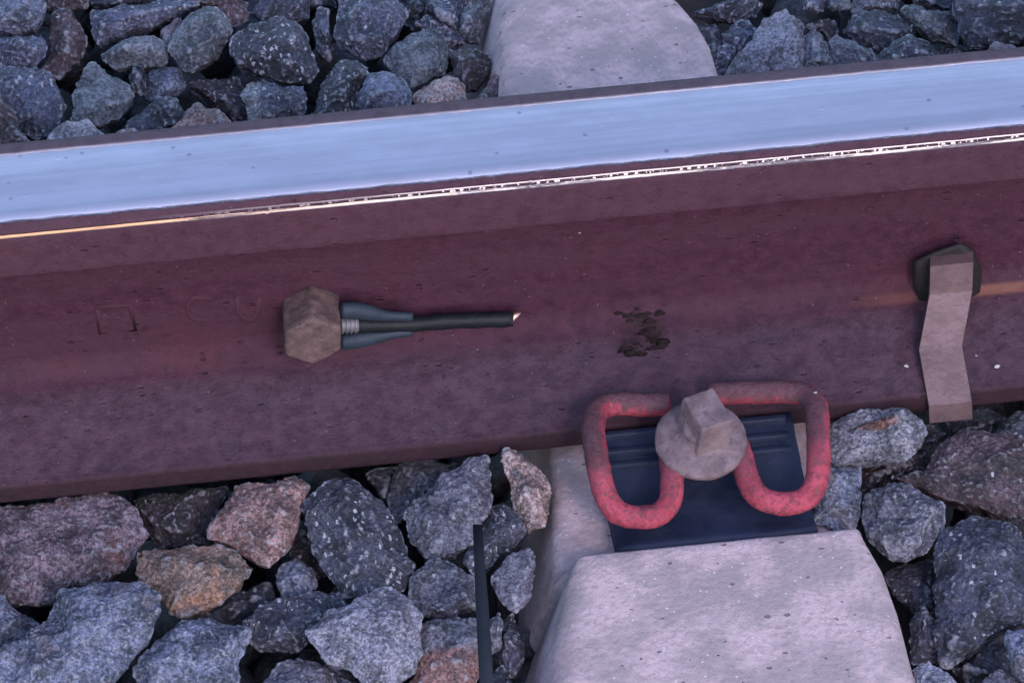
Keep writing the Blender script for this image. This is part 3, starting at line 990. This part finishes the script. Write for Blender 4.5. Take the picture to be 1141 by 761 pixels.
def stone(mat, hz, outline, label, inner=None, thick=0.42, seed=0, edge=0.00125):
    rg = random.Random(seed * 13 + 5)
    n = len(outline)
    cx = sum(p[0] for p in outline) / n
    cy = sum(p[1] for p in outline) / n
    P = at_z(cx, cy, hz * MM)
    ring = [on_plane(px, py, P, PLN) for px, py in outline]
    ctr = sum(ring, Vector()) / n
    size = 2 * sum((q - ctr).length for q in ring) / n
    pts = list(ring)
    if inner is None:
        k = rg.choice((3, 4, 4, 5))
        a0 = rg.uniform(0, 6.28)
        f = rg.uniform(0.42, 0.74)
        tilt = rg.uniform(0, 6.28)
        inner_pts = []
        for i in range(k):
            a = a0 + i * 2 * math.pi / k + rg.uniform(-.4, .4)
            # the outline point nearest that direction
            best = max(ring, key=lambda q: (q - ctr).normalized().dot(Vector((math.cos(a), math.sin(a), 0))))
            q = ctr + (best - ctr) * f * rg.uniform(0.75, 1.1)
            h = size * (0.21 + 0.15 * math.cos(a - tilt)) * rg.uniform(0.8, 1.15)
            inner_pts.append(q - ray(cx, cy) * h)
    else:
        inner_pts = [on_plane(px, py, P, PLN) - ray(px, py) * (h * MM) for px, py, h in inner]
    pts += inner_pts
    # a shoulder ring just inside the outline rounds the rim
    for q in ring:
        pts.append(ctr + (q - ctr) * 0.93 - ray(cx, cy) * size * 0.035 * rg.uniform(0.2, 1.3))
        pts.append(ctr + (q - ctr) * 0.80 - PLN * size * thick * rg.uniform(0.35, 0.6))
    for q in ring[::2]:
        pts.append(ctr + (q - ctr) * 0.45 - PLN * size * thick * rg.uniform(0.8, 1.0))
    base = ctr - PLN * size * thick
    base = Vector((ctr.x, ctr.y, min(p.z for p in pts)))
    # hull first, then the true (partly hollow) outline is restored by pulling the flanks in
    e1 = PLN.cross(Vector((0, 1, 0))).normalized()
    e2 = PLN.cross(e1)
    r2 = [((q - ctr).dot(e1), (q - ctr).dot(e2)) for q in ring]
    def radius(poly, a):
        dx, dy = math.cos(a), math.sin(a)
        best = 0.0
        for (x0, y0), (x1, y1) in zip(poly, poly[1:] + poly[:1]):
            den = dx * (y1 - y0) - dy * (x1 - x0)
            if abs(den) < 1e-12:
                continue
            t = (x0 * (y1 - y0) - y0 * (x1 - x0)) / den
            u = (x0 * dy - y0 * dx) / den
            if t > 0 and -1e-6 <= u <= 1 + 1e-6:
                best = max(best, t)
        return best
    cross = lambda o, a, b: (a[0] - o[0]) * (b[1] - o[1]) - (a[1] - o[1]) * (b[0] - o[0])
    hl = []
    for seq in (sorted(r2), sorted(r2, reverse=True)):
        h = []
        for q in seq:
            while len(h) >= 2 and cross(h[-2], h[-1], q) <= 0:
                h.pop()
            h.append(q)
        hl += h[:-1]
    ratio = []
    for k in range(96):
        a = 2 * math.pi * k / 96
        rh = radius(hl, a)
        ratio.append(min(1.0, radius(r2, a) / rh) if rh > 1e-9 else 1.0)
    bm = bmesh.new()
    vv = [bm.verts.new(p - base) for p in pts]
    g = bmesh.ops.convex_hull(bm, input=vv)
    junk = [v for v in g['geom_interior'] if isinstance(v, bmesh.types.BMVert)]
    junk += [v for v in bm.verts if not v.link_faces and v not in junk]
    bmesh.ops.delete(bm, geom=list(set(junk)), context='VERTS')
    refine(bm, edge * (1.0 if size < 0.045 else 1.15), 9)
    c0 = ctr - base
    for v in bm.verts:
        d = v.co - c0
        x, y = d.dot(e1), d.dot(e2)
        f = ratio[int((math.atan2(y, x) % (2 * math.pi)) / (2 * math.pi) * 96) % 96]
        if f < 0.999:
            v.co += (e1 * x + e2 * y) * (f - 1.0)
    for _ in range(1):
        bmesh.ops.smooth_vert(bm, verts=bm.verts, factor=0.5, use_axis_x=True, use_axis_y=True, use_axis_z=True)
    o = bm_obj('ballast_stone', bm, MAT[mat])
    o.location = base
    sd = seed * 1.37 + 0.5
    displace(o.data, [(0.022, 0.0012, False), (0.014, 0.0040, 'step'), (0.0070, 0.0018, 'step'), (0.0040, 0.0006, True), (0.0015, 0.0005, False)], sd)
    tag(o, label, 'stone', 'ballast stones around the rail')
    return o

S = []
def st(*a, **k):
    S.append((a, k))

# behind the rail, left
st('blue', -22, [(-12, -14), (45, -14), (53, 2), (48, 15), (42, 35), (20, 38), (-12, 32)], 'pale blue grey stone in the top left corner', [(20, 8, 9), (35, 20, 7), (5, 22, 8)])
st('crystal', -26, [(-12, 42), (28, 42), (48, 36), (53, 52), (50, 66), (42, 76), (15, 79), (-12, 80)], 'sparkling crystalline stone at the left edge under the top left corner stone')
st('brown', -30, [(56, 15), (70, 10), (82, 8), (92, 30), (97, 50), (88, 70), (66, 88), (45, 78), (58, 60), (55, 38)], 'upright brown stone between the crystalline stone and the long dark slab', [(76, 30, 8), (74, 55, 9)])
st('slate', -20, [(-10, 84), (12, 76), (40, 76), (55, 85), (66, 105), (74, 118), (68, 135), (55, 152), (38, 157), (15, 145), (-8, 120)], 'large slate blue stone with a paler flat top near the left edge', [(45, 92, 8), (8, 96, 8), (40, 125, 12)])
st('brown', -14, [(-14, 98), (0, 104), (14, 124), (34, 160), (20, 172), (-14, 172)], 'brownish stone cut by the left edge just behind the rail head')
st('slate', -22, [(100, 10), (125, 10), (157, 4), (200, -1), (222, 6), (205, 16), (165, 30), (143, 37), (108, 51), (102, 35)], 'long dark slab slanting across the top left', [(115, 28, 8), (150, 18, 8), (195, 8, 7)])
st('dark', -34, [(96, -12), (160, -14), (158, 3), (125, 8), (98, 6)], 'dark stone above the long dark slab at the top edge')
st('deep', -36, [(46, -12), (96, -12), (96, 8), (62, 12), (50, 10)], 'dusky purple stone at the top edge right of the top left corner stone')
st('green', -20, [(110, 62), (125, 50), (150, 40), (167, 41), (188, 52), (187, 70), (160, 76), (130, 76), (113, 69)], 'flat grey green stone with a pale rim below the long dark slab', [(140, 53, 9), (165, 52, 9), (178, 60, 6)])
st('green', -14, [(103, 71), (110, 73), (121, 83), (143, 92), (148, 107), (145, 123), (134, 134), (112, 142), (77, 135), (82, 116), (84, 94), (94, 83)], 'pointed grey green stone shaped like a tooth with streaked face', [(121, 90, 7), (120, 116, 11), (142, 112, 6), (92, 120, 6)])
st('white', -10, [(50, 156), (59, 142), (74, 136), (96, 136), (116, 150), (112, 162), (70, 166), (52, 164)], 'whitish mottled stone peeping over the rail head below the tooth shaped stone')
st('blue', -28, [(160, 86), (180, 74), (200, 78), (207, 95), (195, 105), (165, 116), (157, 100)], 'blue grey stone right of the tooth shaped stone')
st('dark', -24, [(148, 73), (158, 74), (166, 98), (158, 106), (150, 100)], 'narrow dark stone tucked under the flat pale rimmed one beside the tooth shaped stone')
st('dark', -18, [(140, 142), (158, 122), (176, 111), (196, 112), (207, 125), (202, 140), (170, 150), (146, 152)], 'smooth blackish stone just over the rail head right of the tooth shaped stone')
st('pink', -14, [(122, 150), (136, 142), (149, 147), (145, 158), (126, 160)], 'small reddish chip at the rail head below the tooth shaped stone')
st('green', -14, [(188, 56), (191, 42), (200, 25), (225, 5), (248, 8), (258, 33), (252, 48), (240, 65), (225, 76), (215, 84), (203, 80), (191, 68)], 'big smooth grey green stone at top left with a pointed lower tip', [(225, 25, 9), (240, 40, 9), (212, 55, 10), (205, 38, 7)])
st('mauve', -24, [(178, 34), (198, 22), (212, 30), (200, 55), (188, 56), (180, 46)], 'pale pinkish stone tucked left behind the big smooth grey green stone')
st('brown', -30, [(212, 0), (235, -14), (262, -12), (277, 4), (277, 20), (258, 32), (246, 16), (225, 6)], 'grey brown stone at the top edge behind the big smooth grey green stone')
st('crystal', -26, [(196, -10), (222, -12), (224, 3), (206, 14), (197, 5)], 'small sparkling stone at the top edge between slab and grey green stone')
st('black', -12, [(257, 48), (263, 36), (278, 26), (305, 21), (330, 24), (341, 38), (348, 54), (353, 69), (358, 80), (346, 92), (314, 92), (296, 86), (285, 78), (265, 71), (257, 60)], 'big round black stone flecked with white in the top left group', [(290, 40, 10), (325, 42, 10), (330, 70, 10), (290, 65, 10)])
st('deep', -30, [(205, 93), (235, 89), (262, 85), (272, 100), (276, 118), (281, 136), (262, 140), (250, 122), (235, 110), (218, 101)], 'dark brown stone in the hollow under the big smooth grey green stone')
st('pink', -10, [(186, 145), (203, 130), (220, 113), (232, 119), (247, 119), (258, 137), (250, 148), (205, 152)], 'pinkish stone peeping over the rail head below the dark brown hollow')
st('half_pale', -14, [(269, 107), (276, 90), (292, 87), (314, 96), (341, 94), (342, 110), (336, 127), (323, 137), (281, 140), (273, 122)], 'stone with a pale left patch under the big round black stone', [(282, 108, 8), (310, 106, 9), (326, 112, 8), (300, 128, 8)])
st('dark', -30, [(276, 14), (290, -2), (320, -12), (346, -2), (346, 22), (325, 28), (300, 26)], 'dark stone at the top edge above the big round black stone')
st('slate', -22, [(345, 22), (356, 8), (367, 12), (371, 45), (367, 68), (357, 60), (350, 42)], 'narrow upright stone between the round black stone and the big blue speckled one')
st('dark', -34, [(340, -14), (378, -14), (376, 10), (362, 8), (348, 6)], 'dark stone at the top edge above the narrow upright stone')
st('slate', -14, [(370, 32), (377, 14), (380, -12), (435, -12), (453, 12), (452, 26), (444, 40), (433, 54), (420, 66), (405, 68), (385, 58), (372, 44)], 'big blue speckled boulder at the top edge left of the concrete sleeper', [(395, 8, 11), (435, 12, 9), (425, 42, 10), (390, 42, 11)])
st('green', -18, [(427, 68), (438, 51), (458, 35), (473, 30), (495, 31), (498, 48), (497, 83), (475, 92), (458, 98), (450, 90), (434, 82)], 'grey green stone with one upright straight edge near the sleeper', [(462, 48, 9), (465, 78, 9), (488, 45, 7), (488, 75, 7)])
st('black', -12, [(357, 100), (362, 84), (375, 67), (398, 65), (411, 75), (411, 88), (402, 100), (399, 118), (392, 132), (365, 136), (345, 136), (350, 115)], 'black upright stone with pale flecks standing just over the rail head', [(378, 80, 9), (400, 82, 8), (380, 105, 11)])
st('blue', -10, [(396, 116), (404, 97), (412, 83), (432, 79), (450, 90), (458, 102), (459, 118), (440, 128), (405, 130)], 'blue grey stone with a small dark ledge over the rail head', [(415, 92, 7), (445, 100, 8), (410, 106, 9)])
st('crystal', -22, [(466, -14), (520, -14), (519, 10), (512, 30), (514, 40), (495, 28), (475, 12)], 'dark blue stone with icy streaks at the top edge left of the sleeper')
st('green', -24, [(513, 16), (526, -2), (550, -4), (546, 22), (535, 52), (522, 47), (512, 36)], 'dark green grey stone leaning against the sleeper at the top edge')
st('crystal', -26, [(462, 26), (475, 17), (497, 29), (519, 41), (521, 49), (499, 54), (478, 40)], 'thin speckled ridge of stone below the icy streaked stone')
st('deep', -18, [(499, 54), (522, 55), (545, 59), (549, 68), (541, 85), (533, 102), (516, 103), (504, 88)], 'squarish dark stone beside the left edge of the far sleeper end')
st('cream', -10, [(457, 106), (473, 93), (497, 84), (507, 89), (525, 113), (515, 124), (465, 128)], 'pale cream stone low over the rail head left of the sleeper', [(490, 92, 6), (505, 105, 7), (475, 108, 7)])
st('mauve', -12, [(528, 116), (541, 96), (552, 84), (563, 97), (567, 114), (550, 120)], 'small mauve stone wedged between rail head and sleeper edge')
st('dark', -40, [(440, 24), (456, -8), (472, -8), (474, 16), (460, 34)], 'dark stone in the gap right of the big blue speckled boulder')
# behind the rail, right
st('dark', -30, [(768, 14), (800, 2), (835, -10), (849, 6), (844, 20), (815, 25), (778, 20)], 'dark bluish stone at the top edge right of the sleeper')
st('dark', -36, [(770, 30), (798, 24), (808, 48), (797, 70), (786, 52)], 'blackish stone in the hollow beside the right edge of the far sleeper')
st('crystal', -26, [(802, 38), (812, 27), (833, 25), (842, 32), (837, 50), (820, 64), (805, 50)], 'dark icy stone between the sleeper and the tall pale peak')
st('crystal', -16, [(794, 66), (800, 55), (809, 49), (820, 52), (819, 66), (810, 84), (798, 88)], 'small sparkling stone low beside the right edge of the sleeper')
st('grey', -10, [(804, 88), (822, 63), (833, 53), (842, 37), (850, 20), (866, 12), (876, 9), (888, 17), (895, 26), (896, 42), (900, 76), (890, 90), (840, 94)], 'tall pale peaked stone behind the rail right of the sleeper', [(865, 40, 9), (885, 35, 8), (850, 62, 10), (885, 66, 9)])
st('mid', -14, [(884, 80), (892, 42), (907, 28), (915, 35), (922, 52), (937, 74), (925, 84), (895, 88)], 'grey shard leaning on the right of the tall pale peak', [(906, 45, 7), (912, 66, 8)])
st('slate', -30, [(888, -12), (926, -12), (919, 14), (893, 15)], 'dark flecked stone at the top edge above the tall pale peak')
st('brown', -40, [(897, 30), (925, 22), (934, 36), (925, 48), (908, 30)], 'brown stone in the gap right of the tall pale peak')
st('mid', -16, [(922, 48), (932, 40), (955, 47), (975, 54), (980, 64), (972, 76), (940, 80), (930, 68)], 'grainy grey stone low over the rail head right of the leaning shard')
st('dark', -20, [(935, 36), (950, 19), (976, 12), (1000, 15), (1019, 27), (1013, 42), (990, 55), (975, 54), (955, 47)], 'broad black stone with a grey back above the grainy grey stone', [(985, 22, 7), (965, 32, 9), (998, 36, 8)])
st('green', -30, [(918, -12), (948, -12), (949, 12), (935, 17), (921, 9)], 'grey green stone at the top edge above the broad black stone')
st('mid', -32, [(948, -12), (1004, -14), (1001, 10), (975, 12), (950, 15)], 'mid grey stone at the top edge right of the grey green one')
st('black', -14, [(973, 66), (990, 54), (1013, 39), (1030, 44), (1048, 54), (1052, 64), (1030, 74), (985, 78)], 'black speckled stone low over the rail head at upper right', [(1012, 50, 8), (1030, 58, 7), (1000, 64, 7)])
st('green', -24, [(1005, 12), (1017, 2), (1040, 10), (1063, 19), (1069, 35), (1065, 52), (1040, 47), (1020, 27)], 'dark greenish wedge of stone pointing up left at upper right', [(1030, 16, 7), (1055, 26, 7), (1045, 36, 8)])
st('dark', -36, [(1006, -14), (1058, -14), (1063, 13), (1040, 9), (1017, 2)], 'dark stone at the top edge above the greenish wedge')
st('dark', -14, [(1060, -12), (1100, -20), (1155, -14), (1155, 45), (1112, 54), (1080, 57), (1072, 40), (1064, 14)], 'largest dark stone in the top right corner', [(1090, 5, 11), (1130, 8, 11), (1085, 38, 9), (1125, 35, 10)])
st('mauve', -12, [(1096, 60), (1108, 49), (1117, 47), (1132, 55), (1126, 64), (1104, 68)], 'small pale stone tip over the rail head in the top right corner')
st('dark', -36, [(1048, 52), (1064, 48), (1082, 56), (1070, 72), (1052, 70)], 'dark stone in the hollow left of the top right corner stone')
# in front of the rail, left
st('mauve', -14, [(-14, 566), (30, 561), (60, 558), (112, 545), (126, 553), (152, 564), (165, 594), (152, 620), (128, 642), (110, 652), (76, 654), (55, 673), (25, 675), (-14, 662)], 'largest rough pinkish grey stone at the left edge under the rail foot', [(60, 580, 8), (125, 580, 8), (95, 615, 13), (25, 620, 13), (130, 610, 9), (40, 655, 8)])
st('blue', -6, [(-14, 724), (35, 707), (58, 680), (68, 658), (115, 651), (158, 648), (180, 661), (179, 684), (166, 714), (140, 742), (118, 770), (60, 795), (-14, 795)], 'big blue tinged stone with rough face in the bottom left corner', [(85, 668, 8), (150, 668, 9), (95, 715, 14), (150, 695, 9), (40, 745, 13)])
st('blue', -22, [(-14, 660), (5, 664), (28, 684), (42, 698), (20, 716), (-14, 722)], 'small bluish stone at the left edge between the two biggest stones')
st('deep', -26, [(146, 556), (170, 551), (215, 545), (255, 543), (248, 562), (236, 595), (232, 606), (180, 610), (158, 590)], 'dim reddish brown stone in the shade of the rail foot')
st('pink', -6, [(232, 598), (235, 583), (251, 567), (262, 539), (308, 536), (330, 531), (344, 542), (336, 565), (333, 585), (322, 615), (300, 631), (272, 619), (248, 605)], 'bright pink block shaped stone touching the rail foot', [(265, 570, 7), (322, 545, 7), (316, 570, 10), (270, 595, 9), (305, 605, 10)])
st('tan', -8, [(150, 614), (172, 606), (245, 610), (270, 620), (285, 632), (279, 644), (260, 658), (240, 674), (203, 688), (190, 683), (168, 655), (149, 640)], 'orange tan wedge shaped stone below the bright pink block', [(180, 625, 7), (225, 628, 11), (262, 632, 8), (195, 660, 8)])
st('blue', -12, [(148, 745), (165, 722), (181, 708), (203, 690), (232, 687), (279, 702), (277, 716), (266, 742), (262, 790), (150, 790)], 'blue grey flat topped stone at the bottom edge below the tan wedge', [(205, 702, 8), (262, 708, 7), (240, 735, 10), (185, 735, 11)])
st('black', -22, [(270, 690), (290, 676), (320, 666), (345, 658), (380, 662), (388, 680), (362, 702), (332, 724), (290, 724), (276, 714)], 'dark lengthwise stone with white flecks tucked left of the light grey triangular stone')
st('blue', -24, [(303, 650), (314, 630), (328, 621), (346, 634), (354, 652), (336, 668), (314, 664)], 'small blue grey stone in the gap below the bright pink block')
st('mid', -20, [(280, 790), (292, 762), (312, 741), (332, 732), (357, 738), (380, 765), (384, 790)], 'grey rounded stone at the bottom edge left of the light triangular stone')
st('deep', -36, [(322, 612), (336, 590), (362, 610), (368, 640), (345, 648), (325, 634)], 'dark stone deep between the pink block and the white flecked stone')
st('dark', -40, [(215, 690), (260, 660), (300, 650), (310, 680), (275, 700), (240, 705)], 'dark stone deep in the gap below the tan wedge')
st('black', -6, [(331, 563), (348, 548), (368, 534), (385, 530), (401, 536), (416, 550), (426, 563), (438, 580), (449, 592), (455, 622), (463, 633), (463, 646), (450, 660), (420, 666), (385, 664), (366, 645), (349, 610)], 'large black stone covered in white flecks left of centre bottom', [(385, 550, 8), (415, 575, 10), (385, 590, 12), (430, 620, 10), (390, 635, 11)])
st('mid', -26, [(438, 520), (478, 512), (512, 515), (490, 545), (462, 575), (442, 585), (434, 555)], 'dim grey stone in the shade left of the big oval stone')
st('dark', -32, [(408, 528), (442, 520), (440, 560), (428, 560), (416, 546)], 'dark stone under the rail foot right of the white flecked stone')
st('mid', -2, [(450, 575), (458, 559), (485, 535), (505, 524), (523, 508), (543, 509), (549, 525), (549, 555), (539, 580), (526, 606), (509, 617), (489, 625), (471, 619), (456, 604)], 'big oval slate grey stone touching the rail foot', [(470, 575, 9), (525, 530, 8), (535, 555, 8), (505, 575, 13), (490, 605, 9)])
st('black', -8, [(533, 588), (545, 562), (560, 557), (574, 570), (583, 583), (581, 602), (563, 619), (545, 633), (528, 642), (513, 628)], 'black crystal flecked stone behind the thin black stake', [(556, 575, 7), (570, 592, 8), (545, 605, 9)])
st('cream', 0, [(558, 513), (564, 502), (575, 503), (592, 513), (607, 535), (616, 551), (616, 570), (607, 588), (586, 599), (581, 577), (570, 557), (565, 533)], 'bright cream pointed stone standing beside the sleeper under the rail foot', [(578, 520, 6), (586, 545, 9), (600, 568, 8)])
st('mid', -4, [(548, 644), (568, 620), (588, 611), (598, 620), (598, 641), (584, 675), (575, 682), (562, 675)], 'small angular grey stone leaning on the side of the sleeper', [(568, 636, 5), (588, 632, 6), (574, 662, 6)])
st('mid', -12, [(460, 640), (480, 626), (503, 627), (520, 638), (529, 645), (530, 676), (512, 680), (508, 690), (482, 693), (468, 686), (456, 665)], 'rough mid grey stone below the big oval stone')
st('rosy', -10, [(466, 695), (500, 690), (530, 688), (547, 702), (541, 742), (515, 790), (452, 790), (464, 735)], 'two tone stone with a pink lower half behind the stake', [(480, 700, 6), (525, 705, 7), (480, 740, 10), (520, 735, 10)])
st('mid', -14, [(541, 690), (556, 683), (560, 696), (554, 720), (545, 730), (538, 712)], 'small pale stone just right of the thin black stake')
st('dark', -22, [(556, 692), (572, 680), (581, 700), (582, 736), (570, 756), (554, 748)], 'dark rounded stone right of the stake beside the sleeper')
st('grey', 0, [(337, 702), (366, 681), (401, 664), (438, 652), (454, 661), (470, 683), (470, 731), (464, 752), (437, 770), (410, 770), (389, 743), (366, 736)], 'largest light grey triangular stone at the bottom centre left', [(395, 685, 10), (445, 680, 9), (430, 715, 14), (380, 705, 9), (448, 740, 9)])
st('dark', -20, [(545, 752), (560, 740), (578, 770), (572, 790), (545, 790)], 'dark stone at the bottom edge right of the stake foot')
st('dark', -24, [(350, 742), (390, 746), (425, 780), (410, 795), (372, 790)], 'dark stone under the light grey triangular stone at the bottom edge')
# in front of the rail, right
st('stained', 2, [(912, 478), (942, 465), (995, 452), (1014, 454), (1027, 466), (1032, 482), (1030, 501), (1012, 509), (980, 517), (932, 520), (914, 506)], 'long pale grey stone with a rusty stain under the rail foot right of the clamp', [(945, 480, 8), (1000, 468, 9), (1010, 488, 9), (960, 500, 9)])
st('brown', -24, [(938, 522), (985, 516), (1032, 503), (1030, 524), (985, 534), (960, 550), (945, 540)], 'dark stone in shade under the long pale grey stone')
st('blue', -2, [(916, 523), (960, 519), (958, 545), (959, 575), (953, 592), (930, 595), (903, 582), (910, 552)], 'small square light blue stone between clamp and sleeper edge', [(925, 532, 4), (952, 530, 4), (948, 575, 5), (920, 570, 5)])
st('mid', -2, [(960, 562), (975, 545), (990, 537), (1015, 545), (1035, 552), (1051, 558), (1053, 580), (1046, 598), (1031, 617), (993, 629), (975, 612), (962, 590)], 'coarse grey stone with a flat rough face beside the sleeper corner', [(986, 548, 8), (985, 604, 9), (1040, 566, 9), (1022, 606, 8)])
st('mid', -22, [(1028, 474), (1045, 469), (1056, 482), (1042, 498), (1028, 494)], 'small grey stone below the foot of the steel clip')
st('brown', -8, [(985, 530), (1027, 524), (1048, 497), (1065, 483), (1080, 479), (1103, 481), (1155, 484), (1155, 577), (1115, 575), (1086, 564), (1048, 553), (1020, 545)], 'large smooth purple brown stone at the right edge under the clip', [(1060, 505, 9), (1120, 505, 11), (1050, 530, 8), (1120, 550, 10)])
st('slate', -26, [(1104, 486), (1120, 468), (1155, 452), (1155, 490), (1130, 496)], 'speckled bluish stone at the right edge above the purple brown one')
st('dark', -12, [(1042, 610), (1050, 585), (1085, 578), (1117, 579), (1139, 592), (1155, 640), (1145, 692), (1120, 701), (1095, 715), (1069, 737), (1050, 744), (1040, 700), (1042, 650)], 'largest dark rough boulder in the lower right', [(1075, 598, 10), (1120, 605, 10), (1060, 640, 10), (1110, 665, 14), (1065, 710, 9)])
st('dark', -34, [(983, 642), (1000, 630), (1040, 625), (1050, 650), (1045, 684), (1015, 684), (995, 662)], 'blackish stone deep between the sleeper and the dark boulder')
st('dark', -26, [(1013, 692), (1030, 676), (1045, 690), (1050, 738), (1017, 740)], 'narrow dark stone low beside the right edge of the sleeper')
st('grey', -6, [(1015, 746), (1024, 738), (1036, 736), (1066, 757), (1080, 790), (1018, 790)], 'light blue shard at the bottom edge right of the sleeper', [(1030, 746, 4), (1050, 764, 6), (1026, 770, 5)])
st('blue', -6, [(1122, 702), (1155, 690), (1155, 770), (1129, 748), (1121, 726)], 'light blue stone cut by the right edge near the bottom corner')
st('mid', -22, [(1083, 790), (1095, 753), (1115, 746), (1140, 765), (1146, 790)], 'grey rounded stone at the bottom edge in the lower right corner')
st('dark', -44, [(1060, 745), (1110, 710), (1130, 720), (1125, 760), (1080, 770)], 'dark stone deep in the gap under the dark boulder')
st('dark', -42, [(1050, 470), (1100, 455), (1120, 466), (1100, 488), (1060, 490)], 'dark stone deep under the rail foot right of the clip')
for i, (a, k) in enumerate(S):
    stone(*a, seed=i + 1, **k)

# loose fill below and the bed beyond the picture: nobody could count it
def fill():
    rg = random.Random(21)
    protos = []
    for i in range(14):
        bm = bmesh.new()
        lump(bm, Vector(), 1.0, 16, 100 + i, (1.15, 0.9, 0.75))
        bmesh.ops.triangulate(bm, faces=bm.faces)
        refine(bm, 0.42, 3)
        bmesh.ops.smooth_vert(bm, verts=bm.verts, factor=0.35, use_axis_x=True, use_axis_y=True, use_axis_z=True)
        bm.verts.ensure_lookup_table()
        co = np.array([v.co[:] for v in bm.verts])
        co += (pnoise(co * 2.3 + i * 5.1) * 0.20)[:, None] * co
        protos.append((co, [[v.index for v in f.verts] for f in bm.faces] if not bm.verts.index_update() else None))
        bm.free()
    V, F, Mi = [], [], []
    base = 0
    def add(p, r, deep=False):
        nonlocal base
        co, fs = rg.choice(protos)
        m = Matrix.Rotation(rg.uniform(0, 6.28), 3, 'X') @ Matrix.Rotation(rg.uniform(0, 6.28), 3, 'Y') @ Matrix.Rotation(rg.uniform(0, 6.28), 3, 'Z')
        c = co @ np.array(m).T * r + np.array(p)
        V.append(c)
        mi = 0 if deep or rg.random() < 0.45 else 1
        for f in fs:
            F.append([q + base for q in f])
            Mi.append(mi)
        base += len(co)
    def in_sleeper(x, y, m):
        if y > 0.45 + m or y < -0.54 - m:
            return False
        return abs(x - 0.10) < 0.092 + m
    # under layers inside the picture and a metre around
    step = 0.038
    for layer, z in ((0, -0.070), (1, -0.108)):
        y = -0.75
        while y < 0.95:
            x = -1.0
            while x < 1.0:
                px, py = x + rg.uniform(-.3, .3) * step, y + rg.uniform(-.3, .3) * step
                if not in_sleeper(px, py, 0.01):
                    add((px, py, z + rg.uniform(-.006, .006)), rg.uniform(0.018, 0.027), True)
                x += step
            y += step
    # top layer outside the picture
    y = -0.75
    while y < 0.95:
        x = -1.0
        while x < 1.0:
            p = Vector((x + rg.uniform(-.3, .3) * step, y + rg.uniform(-.3, .3) * step, -0.022 + rg.uniform(-.008, .008)))
            u, v = project(p)
            inside = -75 < u < 1216 and -70 < v < 845
            if not inside and not in_sleeper(p.x, p.y, 0.045 if p.y < -0.1 else 0.022):
                if abs(p.y) < 0.10:
                    p.z = -0.034
                add(p, rg.uniform(0.018, 0.028))
            x += step
        y += step
    me = bpy.data.meshes.new('ballast_bed')
    me.from_pydata(np.concatenate(V).tolist(), [], F)
    for m in ('fill', 'fill_grey'):
        me.materials.append(MAT[m])
    me.polygons.foreach_set('material_index', Mi)
    me.polygons.foreach_set('use_smooth', [True] * len(me.polygons))
    me.update()
    o = bpy.data.objects.new('ballast_bed', me)
    COL.objects.link(o)
    tag(o, 'dark loose ballast filling the gaps below the stones', 'ballast', None, 'stuff')
fill()

# ------------------------------------------------------------------ thin black stake in front
def stake():
    s = N('stake_black_plastic')
    s.out(s.mix(s.noise(60, 4), (0.0072, 0.0081, 0.0126), (0.0153, 0.0166, 0.0243)), 0.6, 0, 0.35)
    s.bump(s.noise(300, 4), 0.0003)
    rows = [(532, 584, 5.2, .024), (534, 620, 5.8, .027), (537, 670, 7.0, .030), (540, 720, 7.6, .030), (544, 790, 8.2, .028), (549, 850, 8.4, .010), (552, 880, 8.4, -.02)]
    bm = bmesh.new()
    rings = []
    for px, py, hw, z in rows:
        a, b = at_z(px - hw, py, z), at_z(px + hw, py, z)
        d = Vector((0, 0, -0.0028))
        rings.append([a, b, b + d, a + d])
    loft(bm, rings)
    bevel(bm, 0.0006, 2, 0.9)
    o = bm_obj('cable_stake', bm, s.m)
    tag(o, 'thin matt black strip lying over the stones left of the sleeper', 'strip')
stake()
